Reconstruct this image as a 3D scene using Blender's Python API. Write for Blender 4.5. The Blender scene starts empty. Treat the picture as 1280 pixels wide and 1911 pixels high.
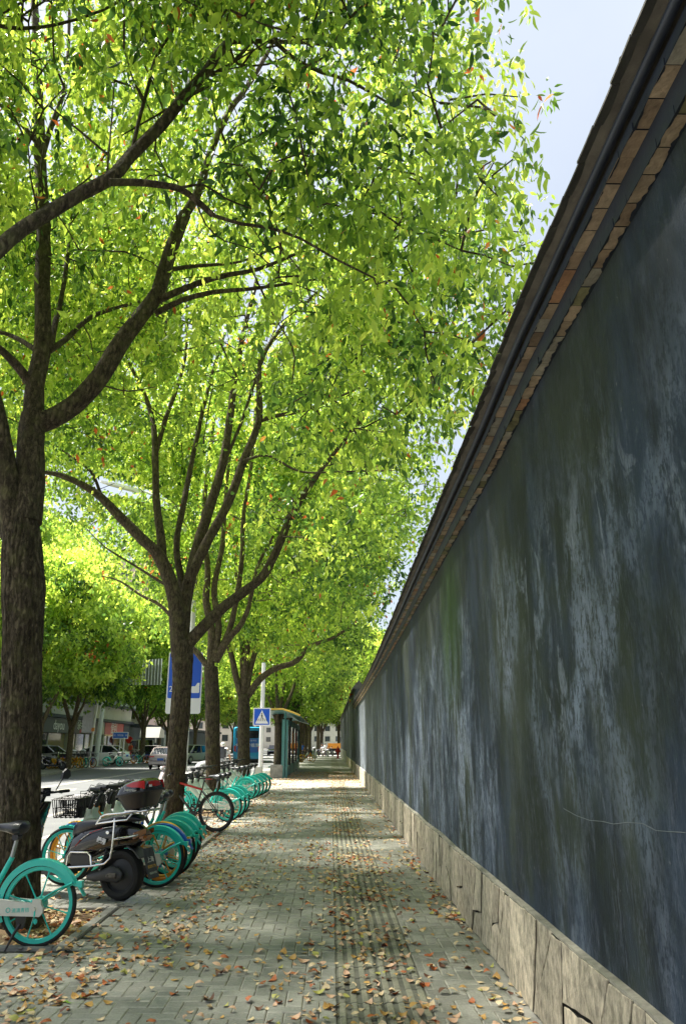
import bpy, bmesh, math, random
import numpy as np
from mathutils import Vector, Matrix
rnd = random.Random(7)
PI = math.pi
R = math.radians
scene = bpy.context.scene
COL = scene.collection

# ---------------------------------------------------------------- camera, sky, sun, exposure
CAM_H, PITCH, YAW, FPX = 1.55, R(17.17), R(0.9), 1400.0
cd = bpy.data.cameras.new('camera')
cam = bpy.data.objects.new('camera', cd); COL.objects.link(cam)
cam.location = (0, 0, CAM_H)
cam.rotation_euler = (PI/2 + PITCH, 0, -YAW)
cd.sensor_fit = 'VERTICAL'; cd.sensor_height = 24.0; cd.lens = FPX/1911*24.0
cd.clip_start = 0.05; cd.clip_end = 2000
scene.camera = cam

SUN_EL, SUN_AZ = R(62), R(-68)          # azimuth from +Y towards +X; the sun stands left and ahead
sd = Vector((math.sin(SUN_AZ)*math.cos(SUN_EL), math.cos(SUN_AZ)*math.cos(SUN_EL), math.sin(SUN_EL)))
w = bpy.data.worlds.new("World"); scene.world = w; w.use_nodes = True
nt = w.node_tree; nt.nodes.clear()
wo = nt.nodes.new('ShaderNodeOutputWorld'); bg = nt.nodes.new('ShaderNodeBackground')
sky = nt.nodes.new('ShaderNodeTexSky'); sky.sky_type = 'NISHITA'; sky.sun_disc = False
sky.sun_elevation = SUN_EL; sky.sun_rotation = SUN_AZ
sky.air_density = 1.0; sky.dust_density = 3.0; sky.ozone_density = 1.0
mixc = nt.nodes.new('ShaderNodeMixRGB'); mixc.blend_type = 'MIX'
tcw = nt.nodes.new('ShaderNodeTexCoord'); nzw = nt.nodes.new('ShaderNodeTexNoise')
nzw.inputs['Scale'].default_value = 2.2; nzw.inputs['Detail'].default_value = 6
rmp = nt.nodes.new('ShaderNodeMapRange'); rmp.inputs[1].default_value = .3; rmp.inputs[2].default_value = .7
rmp.inputs[3].default_value = .55; rmp.inputs[4].default_value = .85
mixc.inputs[2].default_value = (4.1, 4.5, 5.05, 1)      # thin bright cloud veil over the Nishita blue
nt.links.new(tcw.outputs['Generated'], nzw.inputs['Vector']); nt.links.new(nzw.outputs['Fac'], rmp.inputs[0])
nt.links.new(rmp.outputs[0], mixc.inputs[0]); nt.links.new(sky.outputs[0], mixc.inputs[1])
nt.links.new(mixc.outputs[0], bg.inputs[0]); bg.inputs[1].default_value = 0.05
nt.links.new(bg.outputs[0], wo.inputs[0])
sl = bpy.data.lights.new('sun', 'SUN'); sl.energy = 4.2; sl.angle = R(3.2); sl.color = (1, .95, .86)
so = bpy.data.objects.new('sun', sl); COL.objects.link(so)
so.rotation_euler = (-sd).to_track_quat('-Z', 'Y').to_euler()
so.location = sd*60
scene.view_settings.view_transform = 'Standard'; scene.view_settings.look = 'None'
scene.view_settings.exposure = 2.1; scene.view_settings.gamma = 1
scene.view_settings.use_curve_mapping = False
scene.render.engine = 'CYCLES'
scene.cycles.max_bounces = 8; scene.cycles.diffuse_bounces = 4; scene.cycles.transmission_bounces = 6
scene.cycles.transparent_max_bounces = 8; scene.cycles.caustics_reflective = False; scene.cycles.caustics_refractive = False

# ---------------------------------------------------------------- measuring helpers (photograph pixels -> metres)
_M = Matrix.Rotation(-YAW, 3, 'Z') @ Matrix.Rotation(PI/2 + PITCH, 3, 'X')
def ray(px, py):
    return _M @ Vector(((px-640)/FPX, (955.5-py)/FPX, -1))
def P(px, py, Y):
    d = ray(px, py); return Vector((0, 0, CAM_H)) + d*(Y/d.y)
def G(px, py, z=0.0):
    d = ray(px, py); return Vector((0, 0, CAM_H)) + d*((z-CAM_H)/d.z)
_MI = _M.transposed()
def proj_np(p):
    q = (np.asarray(p) - np.array([0, 0, CAM_H])) @ np.array(_MI).T
    z = -q[:, 2]; zz = np.where(z > .05, z, .05)
    return 640 + q[:, 0]/zz*FPX, 955.5 - q[:, 1]/zz*FPX, z

# ---------------------------------------------------------------- materials
MATS = {}
def mat(name, col, rough=.6, metal=0., var=0., scale=8., bump=0., bscale=40., spec=.5, coat=0., col2=None, alpha=1., trans=0., stretch=(1, 1, 1), emit=None):
    if name in MATS: return MATS[name]
    m = bpy.data.materials.new(name); m.use_nodes = True; t = m.node_tree; N = t.nodes; L = t.links
    b = N['Principled BSDF']
    b.inputs['Base Color'].default_value = (*col, 1); b.inputs['Roughness'].default_value = rough
    b.inputs['Metallic'].default_value = metal; b.inputs['Specular IOR Level'].default_value = spec
    b.inputs['Coat Weight'].default_value = coat; b.inputs['Alpha'].default_value = alpha
    b.inputs['Transmission Weight'].default_value = trans
    if emit: b.inputs['Emission Color'].default_value = (*emit[:3], 1); b.inputs['Emission Strength'].default_value = emit[3]
    tc = N.new('ShaderNodeTexCoord'); mp = N.new('ShaderNodeMapping'); mp.inputs['Scale'].default_value = stretch
    oi = N.new('ShaderNodeObjectInfo'); ad = N.new('ShaderNodeVectorMath'); ad.operation = 'ADD'
    sc_ = N.new('ShaderNodeVectorMath'); sc_.operation = 'SCALE'; sc_.inputs['Scale'].default_value = 37.0
    cb = N.new('ShaderNodeCombineXYZ')
    for i in range(3): L.new(oi.outputs['Random'], cb.inputs[i])
    L.new(cb.outputs[0], sc_.inputs[0]); L.new(tc.outputs['Object'], mp.inputs['Vector'])
    L.new(mp.outputs[0], ad.inputs[0]); L.new(sc_.outputs[0], ad.inputs[1])
    if var > 0 or col2:
        nz = N.new('ShaderNodeTexNoise'); nz.inputs['Scale'].default_value = scale; nz.inputs['Detail'].default_value = 8
        nz.inputs['Roughness'].default_value = .65
        L.new(ad.outputs[0], nz.inputs['Vector'])
        cr = N.new('ShaderNodeValToRGB'); c2 = col2 or tuple(c*(1-var) for c in col)
        c1 = tuple(min(1, c*(1+var*.6)) for c in col) if not col2 else col
        cr.color_ramp.elements[0].position = .35; cr.color_ramp.elements[1].position = .65
        cr.color_ramp.elements[0].color = (*c2, 1); cr.color_ramp.elements[1].color = (*c1, 1)
        L.new(nz.outputs['Fac'], cr.inputs[0])
        hv = N.new('ShaderNodeHueSaturation'); mr = N.new('ShaderNodeMapRange')
        mr.inputs[3].default_value = 1-var*.5; mr.inputs[4].default_value = 1+var*.5
        L.new(oi.outputs['Random'], mr.inputs[0]); L.new(mr.outputs[0], hv.inputs['Value'])
        L.new(cr.outputs[0], hv.inputs['Color']); L.new(hv.outputs[0], b.inputs['Base Color'])
    if bump > 0:
        n2 = N.new('ShaderNodeTexNoise'); n2.inputs['Scale'].default_value = bscale; n2.inputs['Detail'].default_value = 6
        bp = N.new('ShaderNodeBump'); bp.inputs['Strength'].default_value = bump; bp.inputs['Distance'].default_value = .01
        L.new(ad.outputs[0], n2.inputs['Vector']); L.new(n2.outputs['Fac'], bp.inputs['Height']); L.new(bp.outputs[0], b.inputs['Normal'])
    MATS[name] = m; return m

M = dict(
 teal=mat('teal_paint', (.015, .56, .47), .35, coat=.3, var=.06, scale=5), teal_d=mat('teal_plastic', (.01, .30, .27), .45, var=.1),
 blue=mat('blue_paint', (.01, .12, .55), .35, coat=.3), orange=mat('orange_paint', (.75, .25, .01), .4, coat=.2),
 yellow=mat('yellow_paint', (.75, .42, .02), .4, coat=.2), pale=mat('pale_plastic', (.52, .60, .50), .4, var=.08),
 whitep=mat('white_plastic', (.68, .67, .60), .4, var=.08), black=mat('black_plastic', (.012, .012, .014), .38, var=.2),
 gloss=mat('gloss_black', (.006, .006, .007), .12, coat=.6), seat=mat('black_vinyl', (.012, .014, .022), .33, var=.15, bump=.15, bscale=90),
 tyre=mat('tyre_rubber', (.014, .014, .013), .8, var=.3, bump=.2, bscale=80), chrome=mat('chrome', (.75, .75, .74), .16, 1.0),
 steel=mat('grey_steel', (.38, .40, .40), .4, .7, var=.15), dark=mat('dark_metal', (.03, .03, .032), .4, .5),
 red=mat('red_plastic', (.45, .012, .01), .25, coat=.4), redpaint=mat('red_paint', (.5, .02, .015), .4),
 gswing=mat('grey_black_plastic', (.035, .037, .04), .5, var=.2), brown=mat('amber_lens', (.25, .09, .02), .2, coat=.5),
 refl=mat('white_reflector', (.75, .75, .70), .2), darkblue=mat('navy_paint', (.01, .015, .05), .2, coat=.7),
 carwhite=mat('white_car_paint', (.78, .78, .78), .25, coat=.7), cargrey=mat('silver_green_paint', (.34, .36, .30), .35, 0., coat=.4),
 carpink=mat('pale_pink_silver_paint', (.55, .46, .46), .25, .2, coat=.7), glass=mat('dark_glass', (.012, .016, .02), .06, spec=.8),
 shopglass=mat('shop_glass', (.04, .05, .055), .05, spec=.8), tail=mat('tail_lamp', (.5, .01, .01), .2, coat=.5),
 plate=mat('blue_plate', (.03, .14, .55), .4), white=mat('white_paint', (.78, .78, .78), .5, var=.06),
 signblue=mat('sign_blue', (.006, .085, .55), .35), signwhite=mat('sign_white', (.74, .74, .76), .4), signblk=mat('sign_black', (.02, .02, .025), .5),
 pole=mat('pale_pole_paint', (.52, .58, .56), .5, var=.1, scale=3), polew=mat('white_pole_paint', (.74, .74, .74), .45, var=.08, scale=3),
 concrete=mat('concrete', (.32, .31, .28), .85, var=.25, scale=6, bump=.3, bscale=60),
 soil=mat('dry_soil', (.30, .20, .105), .95, var=.35, scale=9, bump=.6, bscale=50),
 asphalt=mat('asphalt', (.125, .13, .13), .85, var=.18, scale=1.2, bump=.3, bscale=120),
 paint=mat('road_paint', (.45, .42, .34), .7, var=.3, scale=7),
 kerb=mat('kerb_stone', (.30, .29, .26), .85, var=.25, scale=5, bump=.3),
 sheltert=mat('shelter_teal_paint', (.07, .22, .22), .4, var=.1, scale=2), shroof=mat('ochre_roof_edge', (.55, .36, .05), .5),
 tube=mat('pale_concrete', (.42, .42, .38), .8, var=.12, scale=3),
 facade=mat('pinkish_grey_render', (.56, .53, .51), .85, var=.14, scale=.6), facade2=mat('pale_render', (.55, .53, .49), .85, var=.1, scale=.6),
 ledge=mat('dark_ledge', (.045, .055, .075), .7, var=.1), shopgrey=mat('shop_sign_grey', (.055, .075, .085), .5), shopred=mat('shop_sign_red', (.5, .012, .008), .45),
 frame=mat('pale_frame', (.5, .5, .48), .5), ac=mat('air_con_metal', (.30, .36, .38), .5, var=.1), inter=mat('shop_interior', (.30, .22, .13), .8, var=.6, scale=3),
 pink=mat('pink_render', (.62, .46, .42), .85, var=.08), skin=mat('skin', (.45, .24, .16), .5), hair=mat('black_hair', (.01, .009, .008), .5),
 shirtw=mat('white_cloth', (.62, .63, .68), .8, var=.1), pack=mat('grey_backpack_cloth', (.10, .10, .12), .8, var=.2), trous=mat('dark_cloth', (.02, .022, .03), .85),
 shirto=mat('orange_red_cloth', (.6, .08, .03), .8), shirtb=mat('blue_cloth', (.04, .15, .5), .8), busblue=mat('bus_cyan', (.01, .34, .62), .3, coat=.5),
 busad=mat('bus_advert_blue', (.025, .13, .50), .35, coat=.4), truck=mat('truck_orange', (.75, .28, .02), .45, var=.1, scale=2), basket=mat('black_wire', (.01, .01, .011), .4),
 plasticbag=mat('clear_plastic_film', (.9, .95, .95), .08, alpha=.32, trans=.3), foliage_b=None)

def mat_wall():
    m = bpy.data.materials.new('weathered_navy_plaster'); m.use_nodes = True; t = m.node_tree; N = t.nodes; L = t.links
    b = N['Principled BSDF']; b.inputs['Roughness'].default_value = .72; b.inputs['Specular IOR Level'].default_value = .35
    tc = N.new('ShaderNodeTexCoord')
    def noise(scale, st, det=8, rough=.6, off=(0, 0, 0), dist=0.):
        mp = N.new('ShaderNodeMapping'); mp.inputs['Scale'].default_value = st; mp.inputs['Location'].default_value = off
        n = N.new('ShaderNodeTexNoise'); n.inputs['Scale'].default_value = scale; n.inputs['Detail'].default_value = det; n.inputs['Roughness'].default_value = rough
        n.inputs['Distortion'].default_value = dist
        L.new(tc.outputs['Object'], mp.inputs[0]); L.new(mp.outputs[0], n.inputs['Vector']); return n.outputs['Fac']
    def rng(v, a, c, lo=0., hi=1., smooth=True):
        r = N.new('ShaderNodeMapRange'); r.inputs[1].default_value = a; r.inputs[2].default_value = c; r.inputs[3].default_value = lo; r.inputs[4].default_value = hi
        if smooth: r.interpolation_type = 'SMOOTHSTEP'
        L.new(v, r.inputs[0]); return r.outputs[0]
    def mul(a, c, op='MULTIPLY'):
        x = N.new('ShaderNodeMath'); x.operation = op
        for i, v in enumerate((a, c)):
            if isinstance(v, (int, float)): x.inputs[i].default_value = v
            else: L.new(v, x.inputs[i])
        return x.outputs[0]
    def mix(f, a, c):
        x = N.new('ShaderNodeMixRGB'); 
        if isinstance(f, (int, float)): x.inputs[0].default_value = f
        else: L.new(f, x.inputs[0])
        for i, v in ((1, a), (2, c)):
            if isinstance(v, tuple): x.inputs[i].default_value = (*v, 1)
            else: L.new(v, x.inputs[i])
        return x.outputs[0]
    sep = N.new('ShaderNodeSeparateXYZ'); L.new(tc.outputs['Object'], sep.inputs[0])
    z = sep.outputs['Z']; y = sep.outputs['Y']
    streak = noise(1.0, (1, 9, 1.9), 10, .72, dist=.5)
    fine = noise(1.0, (1, 70, 16), 6, .75)
    big = noise(.55, (1, 1, .45), 4, .55, (3, 1, 0))
    big2 = noise(.9, (1, 1, .6), 5, .6, (9, 5, 2))
    grain = noise(34, (1, 1, .55), 4, .75); grain2 = noise(11, (1, 1.2, .5), 7, .72, (2, 2, 7))
    patch = noise(2.6, (1, 1.7, .8), 10, .72, (1, 8, 3), .8)
    speck = noise(30, (1, 1, .6), 3, .6)
    st2 = noise(1.0, (1, 3.2, 1.3), 9, .62, (4, 0, 2), .5)
    navy = mix(rng(st2, .38, .62), (.009, .017, .028), (.023, .040, .070))
    green = mix(rng(big2, .45, .62), navy, mix(rng(st2, .35, .6), (.013, .022, .016), (.03, .042, .028)))
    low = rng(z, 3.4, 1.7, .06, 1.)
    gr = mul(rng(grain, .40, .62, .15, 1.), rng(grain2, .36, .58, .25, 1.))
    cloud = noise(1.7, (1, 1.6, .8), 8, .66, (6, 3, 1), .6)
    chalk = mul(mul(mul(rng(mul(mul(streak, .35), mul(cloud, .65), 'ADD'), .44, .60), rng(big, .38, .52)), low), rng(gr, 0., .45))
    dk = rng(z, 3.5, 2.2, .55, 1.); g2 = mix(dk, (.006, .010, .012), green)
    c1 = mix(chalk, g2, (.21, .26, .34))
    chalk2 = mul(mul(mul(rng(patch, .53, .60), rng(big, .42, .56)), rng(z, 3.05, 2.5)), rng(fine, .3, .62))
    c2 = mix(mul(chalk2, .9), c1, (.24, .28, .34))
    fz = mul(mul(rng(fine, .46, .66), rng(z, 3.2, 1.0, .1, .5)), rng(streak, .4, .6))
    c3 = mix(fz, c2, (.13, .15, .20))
    # moss bloom below the eaves about eight metres along
    a1 = N.new('ShaderNodeVectorMath'); a1.operation = 'SUBTRACT'; a1.inputs[1].default_value = (0, 8.1, 2.75); L.new(tc.outputs['Object'], a1.inputs[0])
    a2 = N.new('ShaderNodeVectorMath'); a2.operation = 'MULTIPLY'; a2.inputs[1].default_value = (0, 1.2, 1.1); L.new(a1.outputs[0], a2.inputs[0])
    a3 = N.new('ShaderNodeVectorMath'); a3.operation = 'LENGTH'; L.new(a2.outputs[0], a3.inputs[0])
    moss = mul(rng(a3.outputs['Value'], 1.25, .2), rng(st2, .3, .6, .4, 1.))
    c4 = mix(mul(moss, .75), c3, (.035, .085, .018))
    spk = rng(speck, .70, .74)
    c5 = mix(mul(spk, .25), c4, (.3, .31, .3))
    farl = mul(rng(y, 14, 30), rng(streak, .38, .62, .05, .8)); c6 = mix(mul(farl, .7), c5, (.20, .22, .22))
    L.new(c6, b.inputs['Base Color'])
    bp = N.new('ShaderNodeBump'); bp.inputs['Strength'].default_value = .5; bp.inputs['Distance'].default_value = .008
    L.new(mul(fine, patch, 'ADD'), bp.inputs['Height']); L.new(bp.outputs[0], b.inputs['Normal'])
    return m
def mat_bark(name, dark, light, zs=.35, scale=26):
    m = bpy.data.materials.new(name); m.use_nodes = True; t = m.node_tree; N = t.nodes; L = t.links
    b = N['Principled BSDF']; b.inputs['Roughness'].default_value = .9; b.inputs['Specular IOR Level'].default_value = .2
    tc = N.new('ShaderNodeTexCoord'); mp = N.new('ShaderNodeMapping'); mp.inputs['Scale'].default_value = (1, 1, zs)
    L.new(tc.outputs['Object'], mp.inputs[0])
    n = N.new('ShaderNodeTexNoise'); n.inputs['Scale'].default_value = scale; n.inputs['Detail'].default_value = 8; n.inputs['Roughness'].default_value = .7
    v = N.new('ShaderNodeTexVoronoi'); v.feature = 'DISTANCE_TO_EDGE'; v.inputs['Scale'].default_value = scale*.9
    n0 = N.new('ShaderNodeTexNoise'); n0.inputs['Scale'].default_value = 7; n0.inputs['Detail'].default_value = 3
    mx = N.new('ShaderNodeMixRGB'); mx.inputs[0].default_value = .12
    L.new(mp.outputs[0], n.inputs['Vector']); L.new(mp.outputs[0], mx.inputs[1]); L.new(n.outputs['Color'], mx.inputs[2]); L.new(mx.outputs[0], v.inputs['Vector'])
    L.new(tc.outputs['Object'], n0.inputs['Vector'])
    cr = N.new('ShaderNodeValToRGB'); cr.color_ramp.elements[0].position = .32; cr.color_ramp.elements[1].position = .72
    cr.color_ramp.elements[0].color = (*dark, 1); cr.color_ramp.elements[1].color = (*light, 1)
    L.new(n.outputs['Fac'], cr.inputs[0])
    m2 = N.new('ShaderNodeMixRGB'); m2.blend_type = 'MULTIPLY'; m2.inputs[0].default_value = .8
    mr = N.new('ShaderNodeMapRange'); mr.inputs[1].default_value = 0; mr.inputs[2].default_value = .22; mr.inputs[3].default_value = .3
    L.new(v.outputs['Distance'], mr.inputs[0]); L.new(cr.outputs[0], m2.inputs[1]); L.new(mr.outputs[0], m2.inputs[2])
    m3 = N.new('ShaderNodeMixRGB'); r3 = N.new('ShaderNodeMapRange'); r3.inputs[1].default_value = .5; r3.inputs[2].default_value = .72; r3.inputs[4].default_value = .4
    L.new(n0.outputs['Fac'], r3.inputs[0]); L.new(r3.outputs[0], m3.inputs[0]); L.new(m2.outputs[0], m3.inputs[1]); m3.inputs[2].default_value = (light[0]*.8, light[1]*1.0, light[2]*.6, 1)
    L.new(m3.outputs[0], b.inputs['Base Color'])
    bp = N.new('ShaderNodeBump'); bp.inputs['Strength'].default_value = .9; bp.inputs['Distance'].default_value = .012
    L.new(mr.outputs[0], bp.inputs['Height']); L.new(bp.outputs[0], b.inputs['Normal'])
    return m
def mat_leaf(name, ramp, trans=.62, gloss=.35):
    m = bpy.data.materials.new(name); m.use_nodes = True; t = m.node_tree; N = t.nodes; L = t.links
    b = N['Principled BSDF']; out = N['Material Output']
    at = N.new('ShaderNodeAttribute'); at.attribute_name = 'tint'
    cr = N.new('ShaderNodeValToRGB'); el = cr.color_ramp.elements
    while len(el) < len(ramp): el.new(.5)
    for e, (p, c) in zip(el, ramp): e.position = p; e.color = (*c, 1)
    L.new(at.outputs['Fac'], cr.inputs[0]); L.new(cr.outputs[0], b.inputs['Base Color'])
    b.inputs['Roughness'].default_value = gloss; b.inputs['Specular IOR Level'].default_value = .4
    tr = N.new('ShaderNodeBsdfTranslucent'); hv = N.new('ShaderNodeHueSaturation')
    hv.inputs['Hue'].default_value = .484; hv.inputs['Value'].default_value = 1.85; hv.inputs['Saturation'].default_value = 1.05
    L.new(cr.outputs[0], hv.inputs['Color']); L.new(hv.outputs[0], tr.inputs['Color'])
    ms = N.new('ShaderNodeMixShader'); ms.inputs[0].default_value = trans
    L.new(b.outputs[0], ms.inputs[1]); L.new(tr.outputs[0], ms.inputs[2]); L.new(ms.outputs[0], out.inputs['Surface'])
    return m
WALLM = mat_wall()
BARK = mat_bark('camphor_bark', (.034, .026, .017), (.19, .15, .10))
BARK2 = mat_bark('camphor_bark_pale', (.07, .054, .036), (.26, .20, .135))
LEAF_RAMP = [(0, (.02, .06, .016)), (.25, (.075, .16, .03)), (.5, (.19, .31, .05)), (.75, (.32, .45, .075)), (.93, (.46, .57, .11)), (.955, (.42, .17, .05)), (1, (.34, .10, .03))]
LEAFM = mat_leaf('camphor_leaf', LEAF_RAMP)
GROUND_LEAF = []
for nm, c in (('beige_dead_leaf', (.74, .57, .34)), ('pink_tan_dead_leaf', (.70, .44, .28)), ('rust_dead_leaf', (.50, .14, .04)), ('ochre_dead_leaf', (.58, .33, .09)), ('yellow_green_dead_leaf', (.48, .46, .12)), ('brown_dead_leaf', (.15, .06, .03))):
    GROUND_LEAF.append(mat(nm, c, .6, var=.18, scale=25))
def mat_paver(name, c1, c2, c3):
    m = bpy.data.materials.new(name); m.use_nodes = True; t = m.node_tree; N = t.nodes; L = t.links
    b = N['Principled BSDF']; b.inputs['Roughness'].default_value = .78
    ge = N.new('ShaderNodeNewGeometry'); n1 = N.new('ShaderNodeTexNoise'); n1.inputs['Scale'].default_value = 1.3; n1.inputs['Detail'].default_value = 7; n1.inputs['Roughness'].default_value = .65
    n2 = N.new('ShaderNodeTexNoise'); n2.inputs['Scale'].default_value = 60; n2.inputs['Detail'].default_value = 4
    L.new(ge.outputs['Position'], n1.inputs['Vector']); L.new(ge.outputs['Position'], n2.inputs['Vector'])
    cr = N.new('ShaderNodeValToRGB'); e = cr.color_ramp.elements; e[0].position = .33; e[1].position = .7; e.new(.5)
    for q, c in zip(e, (c1, c2, c3)): q.color = (*c, 1)
    L.new(n1.outputs['Fac'], cr.inputs[0])
    at = N.new('ShaderNodeAttribute'); at.attribute_name = 'tint'; oi = N.new('ShaderNodeObjectInfo')
    ad = N.new('ShaderNodeMath'); ad.operation = 'ADD'; L.new(at.outputs['Fac'], ad.inputs[0]); L.new(oi.outputs['Random'], ad.inputs[1])
    fr = N.new('ShaderNodeMath'); fr.operation = 'FRACT'; L.new(ad.outputs[0], fr.inputs[0])
    mr = N.new('ShaderNodeMapRange'); mr.inputs[3].default_value = .80; mr.inputs[4].default_value = 1.16; L.new(fr.outputs[0], mr.inputs[0])
    m2 = N.new('ShaderNodeMath'); m2.operation = 'MULTIPLY'; r2 = N.new('ShaderNodeMapRange'); r2.inputs[1].default_value = .25; r2.inputs[2].default_value = .75; r2.inputs[3].default_value = .8; r2.inputs[4].default_value = 1.2
    L.new(n2.outputs['Fac'], r2.inputs[0]); L.new(r2.outputs[0], m2.inputs[0]); L.new(mr.outputs[0], m2.inputs[1])
    hv = N.new('ShaderNodeHueSaturation'); L.new(m2.outputs[0], hv.inputs['Value']); L.new(cr.outputs[0], hv.inputs['Color']); L.new(hv.outputs[0], b.inputs['Base Color'])
    bp = N.new('ShaderNodeBump'); bp.inputs['Strength'].default_value = .25; bp.inputs['Distance'].default_value = .004
    L.new(n2.outputs['Fac'], bp.inputs['Height']); L.new(bp.outputs[0], b.inputs['Normal'])
    return m
PAVER = mat_paver('grey_green_paver', (.165, .18, .155), (.31, .305, .265), (.23, .24, .21))
PAVEDGE = mat('pale_paver_edge', (.40, .39, .33), .8, var=.3, scale=14)  # lighter than the paver tops, for chamfers and rib sides
TACT = mat_paver('tactile_paver', (.15, .165, .125), (.30, .29, .22), (.215, .22, .17))
BED = mat('sandy_joint', (.05, .048, .036), .95, var=.5, scale=12)
def mat_stone():
    m = mat('granite_plinth', (.50, .435, .33), .88, var=.5, scale=19, bump=1.0, bscale=38, stretch=(1, 1, .6)); return m
STONE = mat_stone(); MORTAR = mat('grey_mortar', (.20, .19, .165), .9, var=.25, bump=.5)
CREV = mat('painted_crevice_shade', (.03, .026, .02), .95)  # near-black colour paints the shade inside open stone joints

# ---------------------------------------------------------------- mesh builder
class MB:
    def __init__(s): s.v = []; s.f = []; s.m = []; s.mi = 0
    def add(s, vs, fs):
        o = len(s.v); s.v += [tuple(v) for v in vs]; s.f += [tuple(i+o for i in f) for f in fs]; s.m += [s.mi]*len(fs); return s
    def box(s, a, b, T=None):
        x0, y0, z0 = a; x1, y1, z1 = b
        vs = [Vector(p) for p in ((x0, y0, z0), (x1, y0, z0), (x1, y1, z0), (x0, y1, z0), (x0, y0, z1), (x1, y0, z1), (x1, y1, z1), (x0, y1, z1))]
        if T is not None: vs = [T @ v for v in vs]
        return s.add(vs, [(0, 3, 2, 1), (4, 5, 6, 7), (0, 1, 5, 4), (1, 2, 6, 5), (2, 3, 7, 6), (3, 0, 4, 7)])
    def bbox(s, c, size, bev=.1, T=None):         # bevelled box, centre + size
        cx, cy, cz = c; hx, hy, hz = (q/2 for q in size); b = min(bev, hx*.9, hy*.9, hz*.9)
        bm = bmesh.new(); bmesh.ops.create_cube(bm, size=1)
        for v in bm.verts: v.co = Vector((cx+v.co.x*2*hx, cy+v.co.y*2*hy, cz+v.co.z*2*hz))
        bmesh.ops.bevel(bm, geom=bm.edges[:], offset=b, segments=2, affect='EDGES')
        bm.verts.ensure_lookup_table()
        vs = [v.co.copy() for v in bm.verts]
        if T is not None: vs = [T @ v for v in vs]
        s.add(vs, [[v.index for v in f.verts] for f in bm.faces]); bm.free(); return s
    def tube(s, pts, r, n=8, cap=True, flat=1.0):
        pts = [Vector(p) for p in pts]; k = len(pts)
        rs = r if isinstance(r, (list, tuple)) else [r]*k
        rs = list(rs)+[rs[-1]]*(k-len(rs))
        tg = []
        for i in range(k):
            d = (pts[min(i+1, k-1)]-pts[max(i-1, 0)]); tg.append(d.normalized() if d.length > 1e-9 else Vector((0, 0, 1)))
        up = Vector((0, 0, 1)) if abs(tg[0].z) < .9 else Vector((0, 1, 0))
        x = tg[0].cross(up).normalized(); vs = []
        for i in range(k):
            x = (x - tg[i]*x.dot(tg[i])).normalized(); y = tg[i].cross(x)
            for j in range(n):
                a = 2*PI*j/n; vs.append(pts[i]+x*math.cos(a)*rs[i]+y*math.sin(a)*rs[i]*flat)
        fs = [(i*n+j, i*n+(j+1) % n, (i+1)*n+(j+1) % n, (i+1)*n+j) for i in range(k-1) for j in range(n)]
        if cap: fs += [tuple(range(n-1, -1, -1)), tuple((k-1)*n+j for j in range(n))]
        return s.add(vs, fs)
    def lathe(s, prof, n=24, axis='Y', c=(0, 0, 0), a0=0., a1=2*PI, close=False):
        c = Vector(c); full = abs(a1-a0-2*PI) < 1e-6; k = n if full else n+1; vs = []
        for j in range(k):
            a = a0+(a1-a0)*j/n
            for r, h in prof:
                if axis == 'Y': p = Vector((math.cos(a)*r, h, math.sin(a)*r))
                elif axis == 'Z': p = Vector((math.cos(a)*r, math.sin(a)*r, h))
                else: p = Vector((h, math.cos(a)*r, math.sin(a)*r))
                vs.append(p+c)
        m = len(prof); fs = []; mm = m if close else m-1
        for j in range(n):
            j2 = (j+1) % k
            for i in range(mm):
                i2 = (i+1) % m; fs.append((j*m+i, j*m+i2, j2*m+i2, j2*m+i))
        return s.add(vs, fs)
    def torus(s, R_, r, n=32, k=8, axis='Y', c=(0, 0, 0), flat=1.):
        return s.lathe([(R_+r*math.cos(2*PI*i/k), r*flat*math.sin(2*PI*i/k)) for i in range(k)], n, axis, c, close=True)
    def prism(s, poly, h, plane='XZ', o=0.):        # poly 2-D, thickness h along the third axis from o
        n = len(poly)
        def q(p, t):
            if plane == 'XZ': return Vector((p[0], t, p[1]))
            if plane == 'YZ': return Vector((t, p[0], p[1]))
            return Vector((p[0], p[1], t))
        vs = [q(p, o) for p in poly]+[q(p, o+h) for p in poly]
        return s.add(vs, [tuple(range(n)), tuple(range(2*n-1, n-1, -1))]+[(i, (i+1) % n, n+(i+1) % n, n+i) for i in range(n)])
    def loft(s, secs, cap=True):
        n = len(secs[0]); vs = [v for sec in secs for v in sec]
        fs = [(i*n+j, i*n+(j+1) % n, (i+1)*n+(j+1) % n, (i+1)*n+j) for i in range(len(secs)-1) for j in range(n)]
        if cap: fs += [tuple(range(n-1, -1, -1)), tuple((len(secs)-1)*n+j for j in range(n))]
        return s.add(vs, fs)
    def ball(s, c, r, n=12, k=8, sc=(1, 1, 1)):
        vs = []; c = Vector(c)
        for i in range(k+1):
            a = PI*i/k
            for j in range(n):
                b = 2*PI*j/n; vs.append(c+Vector((math.sin(a)*math.cos(b)*r*sc[0], math.sin(a)*math.sin(b)*r*sc[1], math.cos(a)*r*sc[2])))
        return s.add(vs, [(i*n+j, (i+1)*n+j, (i+1)*n+(j+1) % n, i*n+(j+1) % n) for i in range(k) for j in range(n)])
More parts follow.
